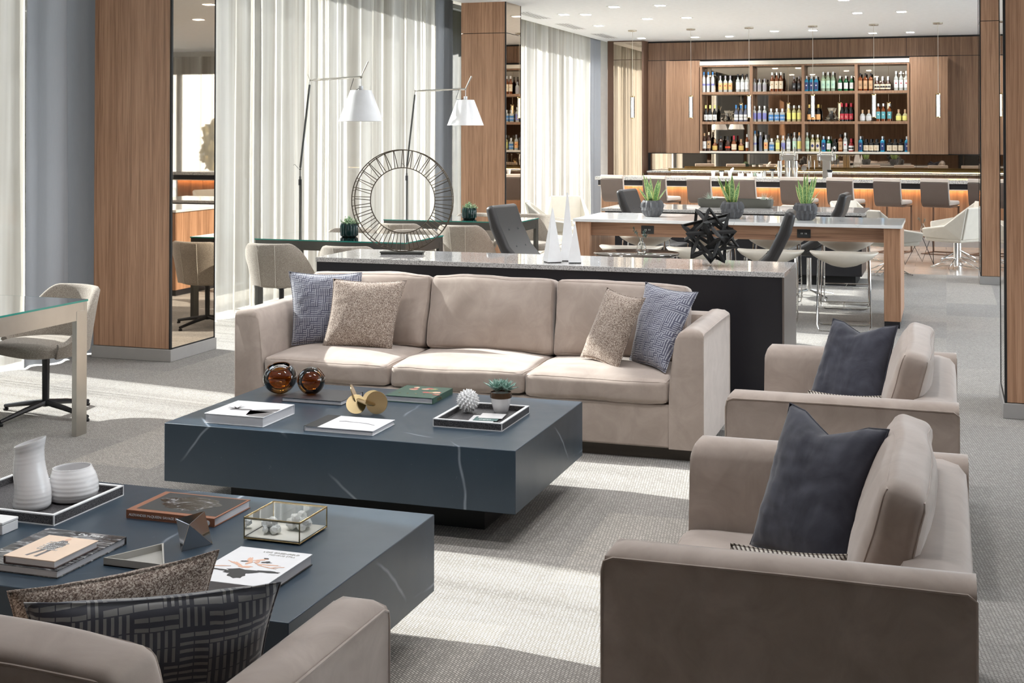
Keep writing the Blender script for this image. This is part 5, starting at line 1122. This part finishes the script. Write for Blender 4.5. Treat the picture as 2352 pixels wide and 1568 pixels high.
def bottle(kind):
    """kind: shape, height, body, cap, label, accent"""
    sh, h, body, cap, lab, acc = kind; t = thing('bottle', '', 'bottle'); n = 14
    R = {'std': .036, 'slim': .030, 'squat': .044, 'wine': .037, 'round': .048, 'square': .036}[sh]
    P_ = {'std': [(.0, 0), (1, .0), (1, .60), (.92, .66), (.42, .74), (.36, .78), (.36, .90)], 'slim': [(0, 0), (1, 0), (1, .66), (.8, .72), (.42, .78), (.38, .9)], 'squat': [(0, 0), (1, 0), (1, .60), (.9, .68), (.35, .75), (.33, .86)],
          'wine': [(0, 0), (1, 0), (1, .48), (.85, .58), (.42, .72), (.36, .80), (.36, .86)], 'round': [(0, 0), (.9, 0), (1, .2), (.97, .42), (.75, .58), (.32, .68), (.30, .80)], 'square': [(0, 0), (1, 0), (1, .64), (.9, .72), (.38, .78), (.34, .88)]}[sh]
    fn = (lambda a, z: (abs(cos(a)) ** 6 + abs(sin(a)) ** 6) ** (-1 / 6)) if sh == 'square' else None
    if fn: M_ = Matrix.Identity(4)
    MB().lathe([(r * R, z * h) for r, z in P_], n if not fn else 24, fn=fn).build('glass_body', BM[body], t, smooth=40)
    zc = P_[-1][1] * h; rc = P_[-1][0] * R * 1.25; MB().lathe([(0, zc - .02), (rc, zc - .02), (rc, h), (0, h)], 10).build('cap', LM[cap] if cap in LM else BM[cap], t, smooth=40)
    z0, z1 = {'std': (.14, .54), 'slim': (.2, .55), 'squat': (.10, .52), 'wine': (.10, .42), 'round': (.10, .45), 'square': (.10, .58)}[sh]
    if lab:
        rr = R * 1.012; pr = [(rr * P_[1][0] if sh != 'round' else rr * .98, z0 * h), (rr, z1 * h)]; mb = MB()
        m_ = 10; vs = []
        for i in range(m_ + 1):
            a = -pi + pi * i / m_; k_ = fn(a, 0) if fn else 1
            for r_, z in pr: vs.append((r_ * k_ * cos(a), r_ * k_ * sin(a), z))
        mb.add(vs, [(i * 2, i * 2 + 2, i * 2 + 3, i * 2 + 1) for i in range(m_)]); o = mb.build('label', LM[lab], t, smooth=40)
    if acc:
        y = -R * 1.03; z = (z0 + z1) / 2 * h
        if acc[0] == 'dot': MB().lathe([(0, -.0006), (.013, -.0006), (.013, .0006), (0, .0006)], 12, (0, y, z + .01), M=Matrix.Rotation(pi / 2, 4, 'X')).build('label_mark', LM[acc[1]], t)
        elif acc[0] == 'band': MB().lathe([(R * 1.02, z - .02), (R * 1.02, z + .014)], n, fn=fn).build('label_band', LM[acc[1]], t)
        elif acc[0] == 'diamond': MB().prism([(0, -.034), (.026, 0), (0, .034), (-.026, 0)], y - .001, y, 'y', M=Matrix.Translation((0, 0, z))).build('label_diamond', LM[acc[1]], t)
        elif acc[0] == 'lines': m2 = MB(); [m2.box(-.018, .018, y - .0008, y, z + q, z + q + .004) for q in (-.02, -.008, .008)]; m2.build('label_lines', LM[acc[1]], t)
    return t
K = {  # kind: (shape, height, body, cap, label, accent), description
 'fv': (('slim', .375, 'frost', 'sky', None, ('band', 'violet')), 'frosted bottle with a blue cap'), 'ol': (('std', .30, 'clear', 'grey', 'orange', ('dot', 'red')), 'clear bottle with an orange label'),
 'wl': (('std', .325, 'clear', 'black', 'white', ('lines', 'grey')), 'clear bottle with a white label and black cap'), 'gl': (('std', .235, 'clear', 'grey', 'grey', None), 'short clear bottle with a grey label'),
 'cl': (('std', .35, 'amber', 'white', 'cream', ('dot', 'tan')), 'amber bottle with a cream label and white cap'), 'dk': (('std', .27, 'brown', 'grey', 'black', ('lines', 'silver')), 'dark amber bottle with a black label'),
 'bl': (('square', .275, 'blue', 'silver', 'navy', ('dot', 'silver')), 'square blue bottle with a navy label'), 'pg': (('std', .345, 'pale', 'silver', 'mint', ('lines', 'teal')), 'pale bottle with a mint label'),
 'gn': (('std', .27, 'green', 'white', 'white', ('lines', 'silver')), 'green bottle with a white label'), 'tn': (('square', .31, 'amber', 'black', 'tan', ('lines', 'brown' if False else 'black')), 'brown bottle with a tan label'),
 'dc': (('round', .25, 'brown', 'white', 'cream', ('band', 'black')), 'rounded dark bottle with a cream label'), 'wc': (('std', .34, 'clear', 'white', 'white', ('dot', 'red')), 'clear bottle with a white label and white cap'),
 'wi': (('wine', .305, 'dark', 'yellow', 'white', ('lines', 'black')), 'dark wine bottle with a pale gold capsule'), 'wb': (('wine', .305, 'smoke', 'sky', 'white', ('band', 'black')), 'dark sparkling bottle with a blue capsule'),
 'vl': (('std', .285, 'clear', 'white', 'violet', None), 'clear bottle with a violet label'), 'sb': (('squat', .235, 'clear', 'white', 'sky', ('band', 'white')), 'squat bottle with a blue label'), 'yl': (('std', .29, 'straw', 'white', 'yellow', None), 'pale yellow bottle with a yellow label'),
 'wo': (('wine', .305, 'dark', 'gold', 'orange', None), 'dark wine bottle with an orange label'), 'wr': (('wine', .325, 'dark', 'red', 'red', ('lines', 'cream')), 'wine bottle with a red label and capsule'),
 'tq': (('round', .205, 'clear', 'cork', 'silver', None), 'round clear bottle with a cork ball stopper'), 'at': (('std', .315, 'amber', 'silver', 'teal', ('dot', 'silver')), 'amber bottle with a teal label and silver top'), 'ty': (('round', .21, 'straw', 'cork', 'yellow', None), 'round straw-coloured bottle with a cork stopper'),
 'aw': (('std', .33, 'brown', 'tan', 'white', ('lines', 'grey')), 'slender brown bottle with a white label'), 'at2': (('std', .35, 'brown', 'cream', 'tan', ('dot', 'black')), 'brown bottle with a tan label and cream cap'), 'rg': (('round', .22, 'amber', 'tan', 'gold', None), 'rounded amber bottle with a gold label'),
 'kb': (('square', .275, 'brown', 'black', 'black', ('lines', 'silver')), 'square dark bottle with a black label'), 'rb': (('round', .27, 'brown', 'black', None, ('band', 'scarlet')), 'rounded dark bottle with a bright red band'), 'rc': (('round', .285, 'amber', 'red', 'cream', None), 'rounded amber bottle with a red cap'),
 'sa': (('slim', .31, 'amber', 'silver', 'white', None), 'slim amber bottle with a narrow white label'), 'sk': (('slim', .35, 'smoke', 'silver', None, None), 'tall slim smoky blue bottle'), 'ct': (('std', .345, 'clear', 'silver', 'mint', ('dot', 'white')), 'clear bottle with a mint oval label'), 'cy': (('std', .345, 'clear', 'orange', 'yellow', None), 'clear bottle with a yellow label and orange cap'),
 'cd': (('std', .305, 'straw', 'white', 'cream', ('diamond', 'navy')), 'straw bottle with a dark diamond on its label'), 'bd': (('squat', .225, 'dark', 'black', None, ('diamond', 'white')), 'squat black bottle with a white diamond label'), 'rs': (('round', .235, 'red', 'red', 'white', ('band', 'black')), 'squat red bottle with a white label'), 'bc': (('squat', .225, 'dark', 'black', 'cream', ('lines', 'tan')), 'squat black bottle with a cream label')}
rows = [  # z, [(x in shelf drawing, kind)]
 (SH[2] + .0005, 'top', [(123, 'fv'), (168, 'fv'), (217, 'fv'), (297, 'ol'), (349, 'ol'), (400, 'ol'), (480, 'wl'), (527, 'wl'), (573, 'wl'), (652, 'gl'), (703, 'gl'), (757, 'gl'), (835, 'cl'), (881, 'cl'), (926, 'cl'), (1061, 'dk'), (1112, 'dk'), (1189, 'bl'), (1240, 'bl'), (1290, 'bl'), (1362, 'pg'), (1413, 'pg'), (1465, 'pg'), (1537, 'gn'), (1598, 'gn'), (1658, 'gn'), (1748, 'tn'), (1802, 'tn'), (1857, 'tn'), (1922, 'dc'), (1980, 'dc'), (2036, 'dc'), (2120, 'wc'), (2172, 'wc'), (2224, 'wc')]),
 (SH[1] + .001, 'middle', [(143, 'wi'), (188, 'wi'), (236, 'wi'), (461, 'wb'), (511, 'wb'), (560, 'wb'), (651, 'vl'), (702, 'vl'), (756, 'vl'), (823, 'sb'), (882, 'sb'), (939, 'sb'), (1005, 'yl'), (1059, 'yl'), (1111, 'yl'), (1217, 'wo'), (1263, 'wo'), (1312, 'wo'), (1556, 'wr'), (1603, 'wr'), (1652, 'wr'), (1770, 'tq'), (1836, 'tq'), (1935, 'at'), (1987, 'at'), (2050, 'at'), (2145, 'ty'), (2212, 'ty')]),
 (SH[0] + .0005, 'bottom', [(127, 'aw'), (174, 'at2'), (238, 'rg'), (300, 'kb'), (372, 'rb'), (437, 'rc'), (512, 'rg'), (574, 'sa'), (655, 'fv'), (713, 'sk'), (768, 'ol'), (828, 'sb'), (890, 'yl'), (947, 'vl'), (1001, 'wl'), (1063, 'ct'), (1112, 'cy'), (1194, 'pg'), (1250, 'cd'), (1304, 'cd'), (1365, 'bl'), (1418, 'gn'), (1480, 'bd'), (1540, 'tn'), (1590, 'wc'), (1652, 'rs'), (1748, 'bl'), (1805, 'bc'), (1859, 'bc'), (1914, 'bc'), (1977, 'bl'), (2049, 'bc'), (2106, 'bc'), (2166, 'bc'), (2228, 'bl')])]
# shelf-drawing units -> metres along the shelf
anch = [(80, -4.306), (601, -3.393), (1135, -2.465), (1688, -1.537), (2257, -.602)]
def ux(u):
    for (a, xa), (b_, xb) in zip(anch[:-1], anch[1:]):
        if u <= b_: return xa + (xb - xa) * (u - a) / (b_ - a)
protos = {}
for z, sh_, its in rows:
    for i, (u, kd) in enumerate(its):
        x = ux(u) ; x = x * (24.17 / 24.09); loc = (x, 24.175, z)
        if kd not in protos: c = protos[kd] = bottle(K[kd][0]); c.location = loc
        else: c = copy_tree(protos[kd], loc)
        same = [q for q, (uu, kk) in enumerate(its) if kk == kd]; m_ = len(same); q = same.index(i); bay = 1 + sum(u > a for a, _ in anch[1:4])
        ps = '' if m_ == 1 else ({2: ('left one of two', 'right one of two'), 3: ('left of three', 'middle of three', 'right of three')}.get(m_) or tuple(w_ + ' of %d' % m_ for w_ in ('first', 'second', 'third', 'fourth', 'fifth', 'sixth')))[q] + ', '
        c['label'] = '%s, %s%s shelf' % (K[kd][1], ps, sh_); c['group'] = 'bottles on the %s shelf' % sh_
for u, lb, s_ in ((360, 'left end', .85), (1443, 'right half', 1.0)):
    x = ux(u) * 1.003; o = MB().lathe([(r * s_, z * s_) for r, z in [(0, 0), (.06, 0), (.125, .035), (.12, .045), (.07, .09), (.045, .13), (.04, .17), (.055, .21), (.072, .245), (.069, .245), (.037, .17), (.06, .09), (.11, .042), (.05, .008), (0, .008)]], 32).build('decanter', M['vase_glass'], None, smooth=50)
    o.location = (x, 24.2, SH[1] + .001); tag(o, 'clear glass wine decanter, %s of the middle shelf' % lb, 'decanter', 'glass decanters')
# ---------------------------------------------------------------- things on the bar
ZB = 1.0525
def on_bar(px): return None
def cup(label, x, y, r, h, mat_, name='cup', cat='cup', grp='cups on the bar', z=ZB):
    o = MB().lathe([(0, 0), (r * .75, 0), (r, h), (r * .93, h), (r * .68, .004), (0, .004)], 20).build(name, mat_, None, smooth=40); o.location = (x, y, z); return tag(o, label, cat, grp)
for k, (x, lb) in enumerate(((-3.70, 'leftmost'), (-3.56, 'second'), (-3.42, 'third, with a cloth in it'))):
    c = cup('small white tumbler on the bar, ' + lb, x, 21.95, .035, .085, M['ceramic'], 'tumbler')
    if k == 1: MB().lathe([(0, .086), (.05, .086), (.05, .10), (0, .10)], 16).build('lid', M['black_matte'], c)
    if k == 2: MB().tube([(.0, 0, .05), (.03, 0, .11), (.06, 0, .15)], [.02, .025, .012], 8).build('cloth', M['ceramic'], c)
for k, (x, lb) in enumerate(((-3.24, 'left'), (-3.09, 'middle'), (-2.93, 'right'))):
    t = thing('garnish_jar', 'glass garnish jar with a lid on the bar, %s of three' % lb, 'jar', (x, 21.95, ZB), group='garnish jars'); MB().lathe([(0, 0), (.05, 0), (.052, .06), (0, .06)], 18).build('jar_body', M['ceramic'], t, smooth=40); MB().lathe([(0, .06), (.054, .06), (.054, .08), (.02, .085), (0, .085)], 18).build('lid', M['chrome'], t, smooth=40)
for k, (x, lb, h) in enumerate(((-2.60, 'left', .27), (-2.46, 'middle', .27), (-2.345, 'right', .27))):
    t = thing('cocktail_shaker', 'steel cocktail shaker on the bar, %s of three' % lb, 'shaker', (x, 21.95, ZB), group='cocktail shakers'); MB().lathe([(0, 0), (.034, 0), (.046, .16), (0, .16)], 20).build('tin', M['chrome'], t, smooth=40); MB().lathe([(.044, .155), (.035, .27), (0, .27)], 20).build('upper_tin', M['chrome'], t, smooth=40)
def tap(label, x):
    t = thing('beer_tap', label, 'beer tap', (x, 22.12, ZB), group='beer taps'); MB().box(-.065, .065, -.05, .05, 0, .30).build('column', M['steel'], t, bevel=.004); Box('head', M['steel'], t, -.15, .15, -.06, .06, .28, .38, .01)
    for s in (-1, 1): MB().tube([(s * .10, -.05, .33), (s * .10, -.12, .33), (s * .10, -.13, .27)], .011, 8).build('spout', M['chrome'], t); MB().tube([(s * .10, -.07, .35), (s * .10, -.07, .40), (s * .10, -.075, .50)], [.012, .016, .010], 8).build('handle', M['chrome'], t)
tap('steel two-handled beer tap behind the cocktail shakers', -2.47); tap('steel two-handled beer tap right of the strainers', -1.86)
t = thing('bar_tools', 'strainer and long bar spoons standing on the bar between the taps', 'bar tools', (-2.16, 21.95, ZB))
MB().tube([(-.05, 0, 0), (-.05, 0, .12)], .008, 6).lathe([(0, -.004), (.045, -.004), (.045, .004), (0, .004)], 16, (-.05, 0, .15), M=Matrix.Rotation(pi / 2, 4, 'X')).build('strainer', M['chrome'], t)
for q in (.03, .12): MB().tube([(q, 0, 0), (q, 0, .26)], .005, 6).lathe([(0, -.02), (.012, 0), (0, .02)], 8, (q, 0, .27)).build('bar_spoon', M['chrome'], t)
c = cup('small white cup full of black straws on the bar', -1.79, 21.9, .04, .09, M['ceramic'], 'straw_cup', 'cup'); MB().lathe([(0, .085), (.035, .085), (.05, .13), (0, .13)], 12).build('straws', M['black_matte'], c)
c = cup('steel jigger on the rail behind the bar, left of the shakers', -2.87, 22.1, .035, .10, M['chrome'], 'jigger', 'jigger', None); c = cup('black-topped steel cup left of the beer tap', -2.74, 22.1, .03, .10, M['chrome'], 'steel_cup', 'cup', None); MB().lathe([(0, .1), (.05, .1), (.045, .13), (0, .13)], 14).build('black_lid', M['black_matte'], c)
air_plant('small green plant at the back edge of the bar', (-3.02, 22.12, ZB + .01), .8)
